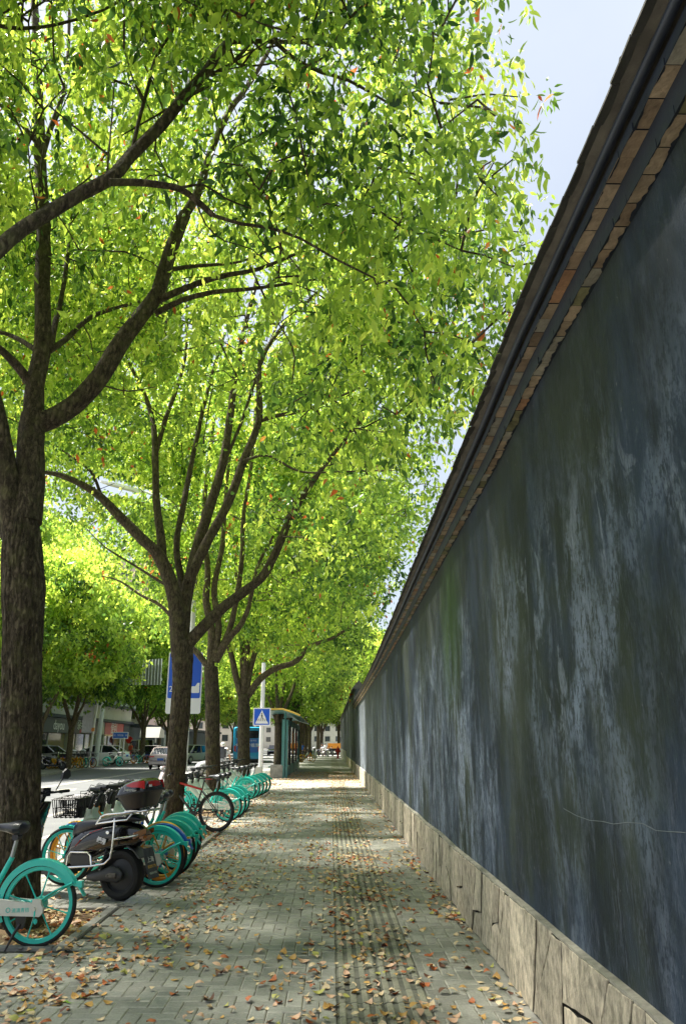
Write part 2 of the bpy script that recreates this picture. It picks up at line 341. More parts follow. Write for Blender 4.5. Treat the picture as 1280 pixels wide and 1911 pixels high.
    def mesh(s, name, mats, smooth=True, angle=40):
        me = bpy.data.meshes.new(name); me.from_pydata(s.v, [], s.f)
        for m_ in (mats if isinstance(mats, (list, tuple)) else [mats]): me.materials.append(m_)
        if max(s.m, default=0) > 0: me.polygons.foreach_set('material_index', s.m)
        bm = bmesh.new(); bm.from_mesh(me); bmesh.ops.recalc_face_normals(bm, faces=bm.faces[:])
        for f in bm.faces: f.smooth = smooth
        if smooth:
            for e in bm.edges:
                if len(e.link_faces) == 2 and e.calc_face_angle(0) > R(angle): e.smooth = False
        bm.to_mesh(me); bm.free(); return me
    def obj(s, name, mats, parent=None, smooth=True, angle=40, **kw):
        o = bpy.data.objects.new(name, s.mesh(name, mats, smooth, angle)); COL.objects.link(o)
        if parent is not None: o.parent = parent
        for k_, v_ in kw.items(): o[k_] = v_
        return o
def empty(name, loc, rz, label, cat, group=None):
    o = bpy.data.objects.new(name, None); COL.objects.link(o); o.location = loc; o.rotation_euler = (0, 0, rz)
    o.empty_display_size = .1; o['label'] = label; o['category'] = cat
    if group: o['group'] = group
    return o
def inst(name, me, parent, loc=(0, 0, 0), rot=(0, 0, 0), scale=(1, 1, 1), **kw):
    o = bpy.data.objects.new(name, me); COL.objects.link(o); o.parent = parent; o.location = loc; o.rotation_euler = rot; o.scale = scale
    for k_, v_ in kw.items(): o[k_] = v_
    return o
def copy_tree(o, parent=None):
    c = o.copy(); COL.objects.link(c); c.parent = parent
    for ch in list(o.children): copy_tree(ch, c)
    return c
def dup(o, loc, rz, label, group=None, scale=None):
    c = copy_tree(o); c.location = loc; c.rotation_euler = (0, 0, rz); c['label'] = label
    if group: c['group'] = group
    if scale: c.scale = (scale,)*3
    return c
def text_obj(name, body, size, m, parent, loc, rot, extrude=.002, align='CENTER', sx=1.0, bold=0.0):
    cu = bpy.data.curves.new(name, 'FONT'); cu.body = body; cu.size = size; cu.extrude = extrude; cu.align_x = align; cu.align_y = 'CENTER'; cu.offset = bold
    cu.resolution_u = 2
    t = bpy.data.objects.new(name+'_src', cu); COL.objects.link(t)
    dg = bpy.context.evaluated_depsgraph_get(); me = bpy.data.meshes.new_from_object(t.evaluated_get(dg)); me.name = name
    bpy.data.objects.remove(t); bpy.data.curves.remove(cu); me.materials.clear(); me.materials.append(m)
    o = bpy.data.objects.new(name, me); COL.objects.link(o); o.parent = parent; o.location = loc; o.rotation_euler = rot; o.scale = (sx, 1, 1)
    return o
def vnoise(x, y, z):
    from mathutils import noise
    return noise.noise(Vector((x, y, z)))
# ================================================================ SETTING: ground, road, pavement
def lerp_tab(t, tab):
    if t <= tab[0][0]: return tab[0][1]
    for (a, va), (b, vb) in zip(tab, tab[1:]):
        if t <= b: return va+(vb-va)*(t-a)/(b-a)
    return tab[-1][1]
def sheet(name, pts, z, m, **kw):
    mb = MB(); mb.add([(x, y, z) for x, y in pts], [tuple(range(len(pts)))]); return mb.obj(name, m, None, False, **kw)
GROUNDM = mat('pale_far_ground', (.22, .22, .20), .9, var=.15, scale=.2)
sheet('ground', [(-700, -60), (700, -60), (700, 1300), (-700, 1300)], -.16, GROUNDM, kind='structure')
ROAD_L = [(-4.35, -8), (-4.35, 113)]
FAR_K = [(-14.0, -8), (-14.6, 33), (-15.6, 44), (-16.7, 52), (-17.8, 62), (-18.6, 75), (-19.0, 88), (-19.2, 240)]
sheet('road', [(-4.35, -8), (-4.35, 113.05), (6, 113.05), (60, 113.05), (60, 128), (-4.35, 128), (-4.35, 240)]+FAR_K[::-1], -.12, M['asphalt'], kind='structure')
# lane paint
mb = MB()
def stripe(a, b, wd):
    a = Vector(a); b = Vector(b); d = (b-a).normalized(); n = Vector((-d.y, d.x))*wd/2
    mb.add([(*(a+n), -.115), (*(b+n), -.115), (*(b-n), -.115), (*(a-n), -.115)], [(3, 2, 1, 0)])
for y in range(6, 110, 7):
    if not 20 < y < 26: stripe((-8.3, y), (-8.3, y+3.2), .14)
stripe((-11.4, 5), (-11.4, 52), .13); stripe((-11.65, 5), (-11.65, 52), .10); stripe((-5.3, 8), (-5.3, 60), .12)
for (x, y) in ((-6.8, 19), (-10.0, 27), (-6.8, 47)):
    stripe((x, y), (x, y+3.5), .16); stripe((x-.3, y+3.2), (x, y+4.3), .22); stripe((x+.3, y+3.2), (x, y+4.3), .22)
stripe((-4.4, 24), (-7.5, 29), .14); stripe((-13, 60), (-9, 70), .14)
for i in range(14): stripe((-18+i*.95, 100), (-18+i*.95, 104), .45)
for i in range(8): stripe((-3.2+i*.95, 114), (-3.2+i*.95, 118), .45)
mb.obj('road_marking', M['paint'], None, False, kind='structure')
# near pavement slab with openings for the tree pits
PITS = [(-3.45, -2.18, 6.80, 8.20), (-3.45, -2.12, 12.75, 15.3), (-3.45, -2.12, 17.9, 19.9), (-3.45, -2.12, 24.6, 26.6), (-3.45, -2.12, 31, 32.4)]
pav = MB(); pav.mi = 0
ys = [-8]; 
for x0, x1, y0, y1 in PITS: ys += [y0, y1]
ys.append(113)
XR = 1.42
pav.box((-2.18, -8, -.16), (XR, 113, -.012)); 
prev = -8
for x0, x1, y0, y1 in PITS:
    pav.box((-4.2, prev, -.16), (-2.18, y0, -.012)); pav.box((-4.2, y0, -.16), (x0, y1, -.012)); prev = y1
    if x1 < -2.18: pass
    elif x1 > -2.18: pass
pav.box((-4.2, prev, -.16), (-2.18, 113, -.012))
pavement = pav.obj('pavement', BED, None, False, kind='structure')
# kerb stones along the near road edge and far road edge
kb = MB(); kb.bbox((0, 0, -.075), (.14, .98, .165), .015); kbm = kb.mesh('kerb_stone', M['kerb'])
for i in range(62): inst('kerb_stone', kbm, pavement, (-4.275, 2+i*1.0, -.002+rnd.uniform(-.003, .003)))
kb = MB(); kb.box((-4.345, 64, -.155), (-4.205, 113, 0)); kb.obj('kerb_strip', M['kerb'], pavement, False)
kb = MB(); kb.box((-4.2, 113.0, -.157), (XR, 113.14, .001)); kb.obj('kerb_strip', M['kerb'], pavement, False)
# tree pits: soil and concrete rims
for i, (x0, x1, y0, y1) in enumerate(PITS):
    mb = MB(); n = 14; vs = []
    for a in range(n+1):
        for b in range(n+1):
            x = x0+(x1-x0)*a/n; y = y0+(y1-y0)*b/n; d = math.hypot(x+2.85, y-(y0+y1)/2)
            vs.append((x, y, -.03+.04*max(0, 1-d/.7)+.012*vnoise(x*5, y*5, i)))
    mb.add(vs, [(a*(n+1)+b, (a+1)*(n+1)+b, (a+1)*(n+1)+b+1, a*(n+1)+b+1) for a in range(n) for b in range(n)])
    mb.obj('tree_pit_soil', M['soil'], None, True, kind='structure')
    for (a, b) in (((x1-.005, y0-.1), (x1+.095, y1+.1)), ((x0-.1, y0-.1), (x0, y1+.1)), ((x0, y0-.1), (x1-.006, y0)), ((x0, y1), (x1-.006, y1+.1))):
        mb = MB(); mb.bbox(((a[0]+b[0])/2, (a[1]+b[1])/2, -.035), (b[0]-a[0]-.004, b[1]-a[1]-.004, .10), .008)
        mb.obj('pit_rim', M['concrete'], pavement)
def in_pit(x, y, pad=.1):
    return any(x0-pad < x < x1+pad and y0-pad < y < y1+pad for x0, x1, y0, y1 in PITS)
# pavers: 90-degree herringbone, bevelled blocks
W_ = .106
def wallx(y): return lerp_tab(y, [(-4, 1.235), (7, 1.24), (15, 1.27), (22, 1.29), (44, 1.31)])
def tact_l(y): return .035-.0
TX0, TX1 = .045, .630
def paver_mesh(lx, ly):
    mb = MB(); hx, hy = lx/2-.0018, ly/2-.0018; b = .007
    mb.add([(-hx, -hy, -.02), (hx, -hy, -.02), (hx, hy, -.02), (-hx, hy, -.02), (-hx, -hy, -.006), (hx, -hy, -.006), (hx, hy, -.006), (-hx, hy, -.006),
            (-hx+b, -hy+b, 0), (hx-b, -hy+b, 0), (hx-b, hy-b, 0), (-hx+b, hy-b, 0)], [])
    mb.mi = 1; mb.add([], []); o = 0
    for i in range(4):
        j = (i+1) % 4; mb.f.append((i, j, 4+j, 4+i)); mb.m.append(1); mb.f.append((4+i, 4+j, 8+j, 8+i)); mb.m.append(1)
    mb.f.append((8, 9, 10, 11)); mb.m.append(0); return mb
pm = {'H': paver_mesh(2*W_, W_), 'V': paver_mesh(W_, 2*W_)}
pmm = {k: v.mesh('paver', [PAVER, PAVEDGE], False) for k, v in pm.items()}
cells = []
for kk in range(-45, 460):
    for m4 in range(-16, 16):
        hx0 = kk+m4*4; vx0 = kk+2+m4*4
        # mirrored so that the steps run down to the right
        cells.append(('H', -(hx0+1)*W_, (kk+.5)*W_)); cells.append(('V', -(vx0+.5)*W_, (kk)*W_))
# rebuild on a bounded range of rows
cells = []
for row in range(-5, 520):
    for c in range(-44, 16):
        # lattice: H at (k+4m, k), V at (k+2+4m, k-1)
        if (c-row) % 4 == 0: cells.append(('H', -(c+1), row+.5))
        if (c-2-row) % 4 == 0: cells.append(('V', -(c+.5), row))
PX0, PX1 = -4.2, 1.12
sel = []
for t, cx, cy in cells:
    x = cx*W_-1.6; x2 = x
    y = cy*W_+1.2
    hx, hy = (W_, W_/2) if t == 'H' else (W_/2, W_)
    for sh in (0, -44*W_*0):
        if x-hx < PX0 or x+hx > wallx(y)-.10: continue
        if x+hx > TX0-.0 and x-hx < TX1: continue
        if in_pit(x, y, .1+hx*.6): continue
        sel.append((y, x, t))
cells2 = []
for row in range(-5, 520):
    for c in range(-60, 60):
        if (c-row) % 4 == 0: cells2.append(('H', -(c+1), row+.5))
        if (c-2-row) % 4 == 0: cells2.append(('V', -(c+.5), row))
sel = []
for t, cx, cy in cells2:
    x = cx*W_+TX0; y = cy*W_+1.2
    hx, hy = (W_, W_/2) if t == 'H' else (W_/2, W_)
    xr = wallx(y)-.085
    if y > 46: continue
    a, b = x-hx, x+hx
    # cut pavers at the tactile strip and the edge strip
    for lo, hi in ((PX0, TX0), (TX1, xr)):
        a2, b2 = max(a, lo), min(b, hi)
        if b2-a2 < .02: continue
        if in_pit((a2+b2)/2, y, .1+(b2-a2)*.35): continue
        sel.append((y, (a2+b2)/2, t, (b2-a2)/(2*hx)))
pxs, pys, pz = proj_np(np.array([(s[1], s[0], 0.) for s in sel]))
vis = [(pz[i], s) for i, s in enumerate(sel) if -20 < pxs[i] < 1300 and pys[i] < 1930 and pz[i] > 1]
vis.sort(key=lambda q: q[0]); near = set(id(s) for _, s in vis[:285])
big = MB(); tints = []
for s in sel:
    y, x, t, k = s
    z = rnd.uniform(-.002, .0022)
    if id(s) in near:
        o = inst('paver', pmm[t], pavement, (x, y, z), (rnd.uniform(-.01, .01), rnd.uniform(-.01, .01), 0), (k, 1, 1))
    else:
        src = pm[t]; tx, ty = rnd.uniform(-.008, .008), rnd.uniform(-.008, .008); o_ = len(big.v)
        big.v += [(x+v[0]*k, y+v[1], v[2]+z+v[0]*tx+v[1]*ty) for v in src.v]
        big.f += [tuple(i+o_ for i in f) for f in src.f]; big.m += src.m; tints += [rnd.random()]*len(src.f)
me = bpy.data.meshes.new('paver_field'); me.from_pydata(big.v, [], big.f); me.materials.append(PAVER); me.materials.append(PAVEDGE)
me.polygons.foreach_set('material_index', big.m); at = me.attributes.new('tint', 'FLOAT', 'FACE'); at.data.foreach_set('value', tints)
o = bpy.data.objects.new('paver_field', me); COL.objects.link(o); o.parent = pavement; o['kind'] = 'stuff'
# distant paving beyond the laid blocks
mb = MB(); mb.box((-4.19, 46, -.02), (1.3, 112.9, 0)); mb.obj('far_paving', PAVER, pavement, False)
# edge strip of concrete beside the wall
for i in range(14):
    y0 = 1+i*3.2; mb = MB(); x0 = wallx(y0+1.6)-.083; mb.bbox(((x0+1.34)/2, y0+1.6, -.008), (1.34-x0, 3.19, .016), .004); mb.obj('edge_strip', M['concrete'], pavement)
# tactile tiles: two columns, raised bars
tm = MB(); TW, TD = (TX1-TX0)/2, .265
tm.bbox((0, 0, -.0105), (TW-.004, TD-.005, .02), .004)
tm.mi = 1
for j in range(4):
    x = -TW/2+TW*(j+.5)/4; tm.bbox((x, 0, .0015), (.040, TD-.010, .010), .005)
tmm = tm.mesh('tactile_tile', [TACT, PAVEDGE, PAVEDGE], False)
tmm.materials[1] = TACT
tmm.materials[0] = mat('tactile_groove', (.15, .15, .12), .9, var=.3, scale=9)
for p_ in tmm.polygons:
    if p_.material_index == 1 and abs(p_.normal.z) < .9: p_.material_index = 2
for c in (0, 1):
    for r_ in range(148):
        inst('tactile_tile', tmm, pavement, (TX0+TW*(c+.5), 2.6+r_*TD+.0, rnd.uniform(-.002, .0015)), (rnd.uniform(-.006, .006), 0, 0))
mb = MB(); mb.box((TX0, 2.6+148*TD, -.02), (TX1, 100, .002)); mb.obj('far_tactile_strip', TACT, pavement, False)
# far pavement across the road, kerb of separate stones
fp = MB(); fpts = [(x, y) for x, y in FAR_K]; poly = fpts+[(-60, 240), (-60, -8)]
fp.prism(poly[::-1], .15, 'XY', -.155); far_pav = fp.obj('far_pavement', mat('far_paving_grey', (.30, .29, .26), .85, var=.15, scale=2), None, False, kind='structure')
for (xa, ya), (xb, yb) in zip(FAR_K[1:6], FAR_K[2:7]):
    d = Vector((xb-xa, yb-ya)); n = max(1, int(d.length/1.6)); a = math.atan2(d.y, d.x)
    mk = MB(); mk.bbox((0, 0, 0), (d.length/n-.02, .2, .17), .02); mk_ = mk.mesh('kerb_stone', M['kerb'])
    for i in range(n):
        inst('kerb_stone', mk_, far_pav, (xa+d.x*(i+.5)/n+.06, ya+d.y*(i+.5)/n, -.068), (0, 0, a))
mb = MB(); mb.box((-4.2, 128, -.157), (60, 240, -.004)); mb.obj('far_pavement', M['tube'], None, False, kind='structure')

# ================================================================ THE LONG WALL
wall = empty('boundary_wall', (wallx(0), 0, 0), 0, 'long dark navy plastered wall with stone plinth and tiled eaves on the right', 'wall')
def WH(y): return CAM_H + lerp_tab(y, [(-3, 2.16), (4.2, 2.15), (5.4, 2.08), (7.2, 2.04), (9.6, 2.0), (12.6, 1.95), (18, 1.90), (25, 1.87), (44, 1.87)])
wx0 = 0.0
def add_wall(ya, yb, X, H, name, step=.25, nz=14):
    mb = MB(); n = int((yb-ya)/step); vs = []
    for i in range(n+1):
        y = ya+(yb-ya)*i/n
        for k in range(nz+1):
            z = -.1+(H(y)+.1+.04)*k/nz
            vs.append((X(y)+.012*vnoise(y*.35, z*.5, 1)+.004*vnoise(y*1.6, z*1.6, 4), y, z))
        vs.append((X(y)+.42, y, H(y)+.04)); vs.append((X(y)+.42, y, -.1))
    q = nz+3
    mb.add(vs, [(i*q+k, i*q+(k+1) % q, (i+1)*q+(k+1) % q, (i+1)*q+k) for i in range(n) for k in range(q)]+[tuple(range(q)), tuple(n*q+k for k in range(q-1, -1, -1))])
    return mb
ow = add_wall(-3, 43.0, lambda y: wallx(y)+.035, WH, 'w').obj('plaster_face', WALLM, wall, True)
ow.location = -wall.location
def wchild(o): o.location = -wall.location; return o
# plinth: backing plus irregular slabs with recessed joints
PZ = lambda y: .555+.012*vnoise(y*.8, 3, 3)
mb = MB(); vs = []
n = 184
for i in range(n+1):
    y = -3+46*i/n; x = wallx(y)
    zt = PZ(y)-.006
    vs += [(x+.010, y, -.1), (x+.010, y, zt-.004), (x+.06, y, zt+.004), (x+.06, y, -.1)]
mb.add(vs, [(i*4+k, i*4+(k+1) % 4, (i+1)*4+(k+1) % 4, (i+1)*4+k) for i in range(n) for k in range(4)])
wchild(mb.obj('plinth_core', CREV, wall, False))
JOINTM = mat('plinth_joint', (.19, .17, .13), .95, var=.3)
_cp = MB(); _n = 184; _v = []
for _i in range(_n+1):
    _y = -3+46*_i/_n; _x = wallx(_y); _v += [(_x-.006+.006*vnoise(_y*7, 1, 1), _y, PZ(_y)-.008), (_x-.004+.006*vnoise(_y*7, 1, 1), _y, PZ(_y)+.004), (_x+.07, _y, PZ(_y)+.012), (_x+.07, _y, PZ(_y)-.008)]
_cp.add(_v, [(i*4+k, i*4+(k+1) % 4, (i+1)*4+(k+1) % 4, (i+1)*4+k) for i in range(_n) for k in range(4)])
wchild(_cp.obj('plinth_cap', mat('pale_lime_mortar', (.36, .34, .28), .9, var=.3, scale=12, bump=.6), wall, False))
def stone_obj(poly, y, depth, gap=.018):
    if rnd.random() < .30: gap = .048
    """poly: list of (y,z); slab with chamfered rim"""
    c = Vector((sum(p[0] for p in poly)/len(poly), sum(p[1] for p in poly)/len(poly)))
    # refine edges with wobble
    ring = []
    for (a, b) in zip(poly, poly[1:]+poly[:1]):
        L_ = math.hypot(b[0]-a[0], b[1]-a[1]); k = max(1, int(L_/.07))
        for j in range(k):
            t = j/k; p = Vector((a[0]+(b[0]-a[0])*t, a[1]+(b[1]-a[1])*t))
            p += Vector((rnd.uniform(-1, 1), rnd.uniform(-1, 1)))*.006
            ring.append(p)
    def off(p, g):
        d = (c-p); 
        return p+d.normalized()*min(g, d.length*.5)
    mb = MB(); nR = len(ring); vs = []
    for g, h in ((gap*.3, 0.014), (gap*.35, -.006), (gap*.35+.005, -.010)):
        for p in ring:
            q = off(p, g); zz = max(.0, min(PZ(q.x)-.002, q.y)); vs.append((wallx(q.x)+h+(rnd.uniform(-.002, .003) if h < 0 else 0)+depth, q.x, zz))
    vs.append((wallx(c.x)-.013+depth+rnd.uniform(-.004, .002), c.x, c.y))
    fs = []
    for l in range(2):
        fs += [(l*nR+i, l*nR+(i+1) % nR, (l+1)*nR+(i+1) % nR, (l+1)*nR+i) for i in range(nR)]
    fs += [(2*nR+i, 2*nR+(i+1) % nR, 3*nR) for i in range(nR)]
    mb.add(vs, fs); mb.m = [1]*nR+[0]*(2*nR); o = mb.obj('stone', [STONE, CREV if gap > .04 else JOINTM], wall, False); wchild(o)
# slabs leaning with slanted joints: upper and lower triangles interlocked
y = 1.2; lt = y; lb = y
while y < 43:
    wdt = rnd.uniform(.28, .52)
    nb_ = lb+wdt*rnd.uniform(.75, 1.25); nt_ = max(lt+.12, nb_-rnd.uniform(0, .40))
    ty, by = lt, lb; d = rnd.uniform(-.009, .003)
    quad = [(lb, 0), (nb_, 0), (nt_, PZ(nt_)), (lt, PZ(lt))]
    r_ = rnd.random()
    if r_ < .35:   # split by a slanting joint into two slabs
        s1 = rnd.uniform(.35, .65); s2 = rnd.uniform(.3, .7); zl = PZ(lt)*s1; zr = PZ(lt)*s2
        pl = (lb+(lt-lb)*s1, zl); pr = (nb_+(nt_-nb_)*s2, zr)
        stone_obj([quad[0], quad[1], pr, pl], y, d); stone_obj([pl, pr, quad[2], quad[3]], y, -.006-d)
    elif r_ < .55:
        mt = (lt+(nt_-lt)*rnd.uniform(.3, .7), PZ(lt)); stone_obj([quad[0], quad[1], mt, quad[3]], y, d); stone_obj([quad[1], quad[2], mt], y, -d)
    else: stone_obj(quad, y, d)
    lt, lb = nt_, nb_; y = max(lt, lb)
# eaves profile (x offset from wall face towards the street, z above WH)
def prof_strip(pts, name, m, ya=-3., yb=43., step=.5, smooth=True, k=1.):
    mb = MB(); n = int((yb-ya)/step); vs = []; q = len(pts)
    for i in range(n+1):
        y = ya+(yb-ya)*i/n; s = lerp_tab(y, [(10, 1.), (22, .85), (43, .8)])
        for dx, dz in pts: vs.append((wallx(y)+.035-dx*s, y, WH(y)+dz*s))
    mb.add(vs, [(i*q+k_, i*q+(k_+1) % q, (i+1)*q+(k_+1) % q, (i+1)*q+k_) for i in range(n) for k_ in range(q)]+[tuple(range(q)), tuple(n*q+k_ for k_ in range(q-1, -1, -1))])
    return wchild(mb.obj(name, m, wall, smooth))
EAVEDARK = mat('black_blue_limewash', (.016, .022, .036), .6, var=.3, scale=3, bump=.3, bscale=30)
ROLLM = mat('dark_clay_roll', (.028, .036, .055), .45, var=.25, scale=2)
BRM = [mat('old_brick_%s' % n_, c, .9, var=.35, scale=9, bump=.6, bscale=45) for n_, c in (('buff', (.48, .36, .25)), ('orange', (.50, .27, .15)), ('brown', (.38, .27, .18)), ('mossy', (.27, .25, .13)), ('grey', (.42, .38, .31)))]
TILEM = mat('grey_clay_tile', (.10, .095, .085), .8, var=.35, scale=7, bump=.4)
prof_strip([(-.05, .0), (.058, .006), (.056, .130), (-.05, .13)], 'eave_band', EAVEDARK)
prof_strip([(-.05, .132), (.112, .138), (.110, .185), (-.05, .185)], 'eave_band', EAVEDARK)
prof_strip([(.137+.021*math.cos(a), .207+.021*math.sin(a)) for a in [2*PI*i/10 for i in range(10)]], 'eave_roll', ROLLM)
prof_strip([(-.1, .188), (.13, .228), (.19, .242), (.19, .252), (-.1, .34)], 'roof_bed', mat('bounce_lit_tile_underside', (.17, .15, .125), .85, var=.4, scale=5, bump=.4))  # tile brown, lightened in colour to stand in for bounce light from below
prof_strip([(-.46, .40), (-.1, .345), (.19, .256), (.20, .262), (-.1, .40), (-.3, .56), (-.46, .5)], 'roof_slope', TILEM)
# eave bricks (undersides show bare, street faces limewashed)
cnt = 0; farb = MB(); farb.mi = 0
def brick_v(y0, y1, x_in, x_out, z0, z1, ov):
    vs = []
    for y in (y0, y1):
        s = lerp_tab(y, [(10, 1.), (22, .85), (43, .8)]); X = wallx(y)+.035; H = WH(y)
        for dx, dz in ((x_in, z0), (x_out+ov, z0), (x_out+ov, z1), (x_in, z1)): vs.append((X-dx*s, y, H+dz*s))
    return vs
BF = [(0, 1, 2, 3), (7, 6, 5, 4), (0, 4, 5, 1), (1, 5, 6, 2), (2, 6, 7, 3), (3, 7, 4, 0)]
for course, (xi, xo, z0, z1) in enumerate(((-.02, .062, -.012, .03), (.050, .118, .118, .150))):
    y = 1.5+course*.07
    while y < 43:
        L_ = .152*rnd.uniform(.92, 1.08); vs = brick_v(y+.002, y+L_-.003, xi-rnd.uniform(0, .012), xo, z0-rnd.uniform(0, .004), z1, rnd.uniform(-.004, .002))
        mi = rnd.choices(range(5), (5, 1, 5, 3, 4))[0]
        if y < 22.5:
            mb = MB(); mb.add(vs, BF); mb.m = [1, 1, 0, 1, 1, 1]; wchild(mb.obj('eave_brick', [BRM[mi], EAVEDARK], wall, False))
        else: farb.add(vs, BF); farb.m[-6:] = [mi]*6
        y += L_
o = wchild(farb.obj('eave_brick_row', BRM, wall, False)); o['kind'] = 'stuff'
# ragged limewash slopped over the brick undersides
def rag(name, dx0, sgn, z, amp, base):
    mb = MB(); vs = []; n = 2000
    for i in range(n+1):
        y = 1.4+26*i/n; s_ = lerp_tab(y, [(10, 1.), (22, .85), (43, .8)]); X = wallx(y)+.035; H = WH(y)
        w_ = max(.001, base+amp*(vnoise(y*9, dx0*40, 2)+.7*vnoise(y*31, 5, dx0*9)))
        for dx in (dx0, dx0+sgn*w_): vs.append((X-dx*s_, y, H+z*s_))
    mb.add(vs, [(2*i, 2*i+1, 2*i+3, 2*i+2) for i in range(n)]); wchild(mb.obj(name, EAVEDARK, wall, False))
rag('limewash_edge', .064, -1, -.0175, .012, .006); rag('limewash_edge', .119, -1, .1125, .012, .005); rag('limewash_edge', -.004, 1, -.018, .022, .012)
# eave tiles: shallow curved pans with underside showing
tb = MB(); nn = 5; vs = []
for sx, dx in ((0, 0), (1, 1)):
    for k in range(nn+1):
        t = k/nn-.5; vs.append((-.20*dx, t*.20, -.012*math.cos(t*PI)*0+.003*(2*t)**2-.055*dx)); 
    for k in range(nn, -1, -1):
        t = k/nn-.5; vs.append((-.20*dx, t*.20, .012+.003*(2*t)**2-.055*dx))
q = 2*(nn+1); tb.add(vs, [(k, (k+1) % q, q+(k+1) % q, q+k) for k in range(q)]+[tuple(range(q-1, -1, -1)), tuple(range(q, 2*q))])
tbm = tb.mesh('eave_tile', TILEM, False)
y = 1.3
while y < 43:
    s = lerp_tab(y, [(10, 1.), (22, .85), (43, .8)])
    o = inst('eave_tile', tbm, wall, (wallx(y)+.035-.02*s-wallx(0)-rnd.uniform(0, .012), y, WH(y)+(.285)*s+rnd.uniform(-.0025, .0025)), (rnd.uniform(-.012, .012), 0, rnd.uniform(-.02, .02)), (s, 1, s))
    y += .205
# a few slipped ridge bumps on the eave line
for yy in (2.2, 3.3, 4.6, 6.6):
    mb = MB(); mb.tube([(wallx(yy)-.165, yy-.04, WH(yy)+.268), (wallx(yy)+.1, yy-.04, WH(yy)+.345)], .03, 8); wchild(mb.obj('cover_tile', TILEM, wall))
# pale crack line in the plaster near the right edge
def wp(px, py):
    d = ray(px, py); t = (wallx(4)+.035)/d.x; return Vector((0, 0, CAM_H))+d*t
cp = [wp(*q) for q in ((1052, 1509), (1075, 1522), (1100, 1531), (1125, 1533), (1145, 1538), (1172, 1535), (1200, 1537), (1225, 1550), (1250, 1552), (1282, 1554))]
mb = MB(); mb.tube([(wallx(p.y)+.0345+.012*vnoise(p.y*.35, p.z*.5, 1)+.004*vnoise(p.y*1.6, p.z*1.6, 4), p.y, p.z) for p in cp], .0017, 5)
wchild(mb.obj('plaster_crack', mat('pale_crack', (.16, .18, .19), .9), wall))

# second, taller wall further on
wall2 = empty('boundary_wall', (1.36, 43, 0), 0, 'taller plastered wall continuing beyond the end of the long tiled wall', 'wall')
mb = add_wall(43.05, 106, lambda y: 1.345, lambda y: 4.5, 'w2', 1.0, 8); o = mb.obj('plaster_face', WALLM, wall2); o.location = -wall2.location
mb = MB(); mb.box((1.315, 43.02, -.1), (1.40, 66, .56)); o = mb.obj('plinth', STONE, wall2, False); o.location = -wall2.location
mb = MB(); mb.box((1.28, 66, -.1), (1.45, 106.05, .95)); o = mb.obj('plinth', M['tube'], wall2, False); o.location = -wall2.location
mb = MB(); mb.prism([(1.20, 4.50), (1.20, 4.56), (1.55, 4.95), (1.9, 4.6), (1.9, 4.5)], 63.1, 'XZ', 43.0); mb.v = [(v[0], v[1], v[2]) for v in mb.v]
o = mb.obj('roof', TILEM, wall2, False); o.location = -wall2.location
# ================================================================ TREES
def catmull(pts, rs, step):
    pts = [Vector(p) for p in pts]; out = []; ro = []
    ext = [pts[0]*2-pts[1]]+pts+[pts[-1]*2-pts[-2]]
    for i in range(len(pts)-1):
        p0, p1, p2, p3 = ext[i:i+4]; n = max(2, int((p2-p1).length/step))
        for j in range(n):
            t = j/n
            out.append(.5*((2*p1)+(p2-p0)*t+(2*p0-5*p1+4*p2-p3)*t*t+(3*p1-p0-3*p2+p3)*t**3)); ro.append(rs[i]+(rs[i+1]-rs[i])*t)
    out.append(pts[-1]); ro.append(rs[-1]); return out, ro
def bark_tube(mb, pts, rs, n=12, step=.15, amp=.0, seed=0., knob=0.):
    P_, R_ = catmull(pts, rs, step); o0 = len(mb.v)
    mb.tube(P_, R_, n)
    if amp > 0 or knob > 0:
        k = len(P_)
        for i in range(k):
            for j in range(n):
                v = Vector(mb.v[o0+i*n+j]); d = v-P_[i]; L_ = d.length
                if L_ < 1e-6: continue
                a = j/n*2*PI; s = P_[i].z
                ca, sa = math.cos(a), math.sin(a)
                f = vnoise(ca*5.5+seed+.8*vnoise(ca*2, sa*2, s*3), sa*5.5, s*2.2); g = vnoise(ca*12, sa*12+seed, s*5.0)
                rr = abs(f)
                disp = amp*(min(1, rr*3.0)-.5)+amp*.35*g+knob*vnoise(ca*1.3+seed, sa*1.3, s*1.3)
                mb.v[o0+i*n+j] = tuple(P_[i]+d*(1+disp/L_))
    return P_
def pxlimb(pts, Ys, wpx):
    """pixel polyline at depths Ys with widths in px -> world points and radii"""
    n = len(pts); out = []; rs = []
    for i, (x, y) in enumerate(pts):
        t = i/(n-1); Y = Ys[0]+(Ys[1]-Ys[0])*t; p = P(x, y, Y); out.append(p)
        z = proj_np(np.array([list(p)]))[2][0]; rs.append((wpx[0]+(wpx[1]-wpx[0])*t)/2*z/FPX*.90)
    return out, rs
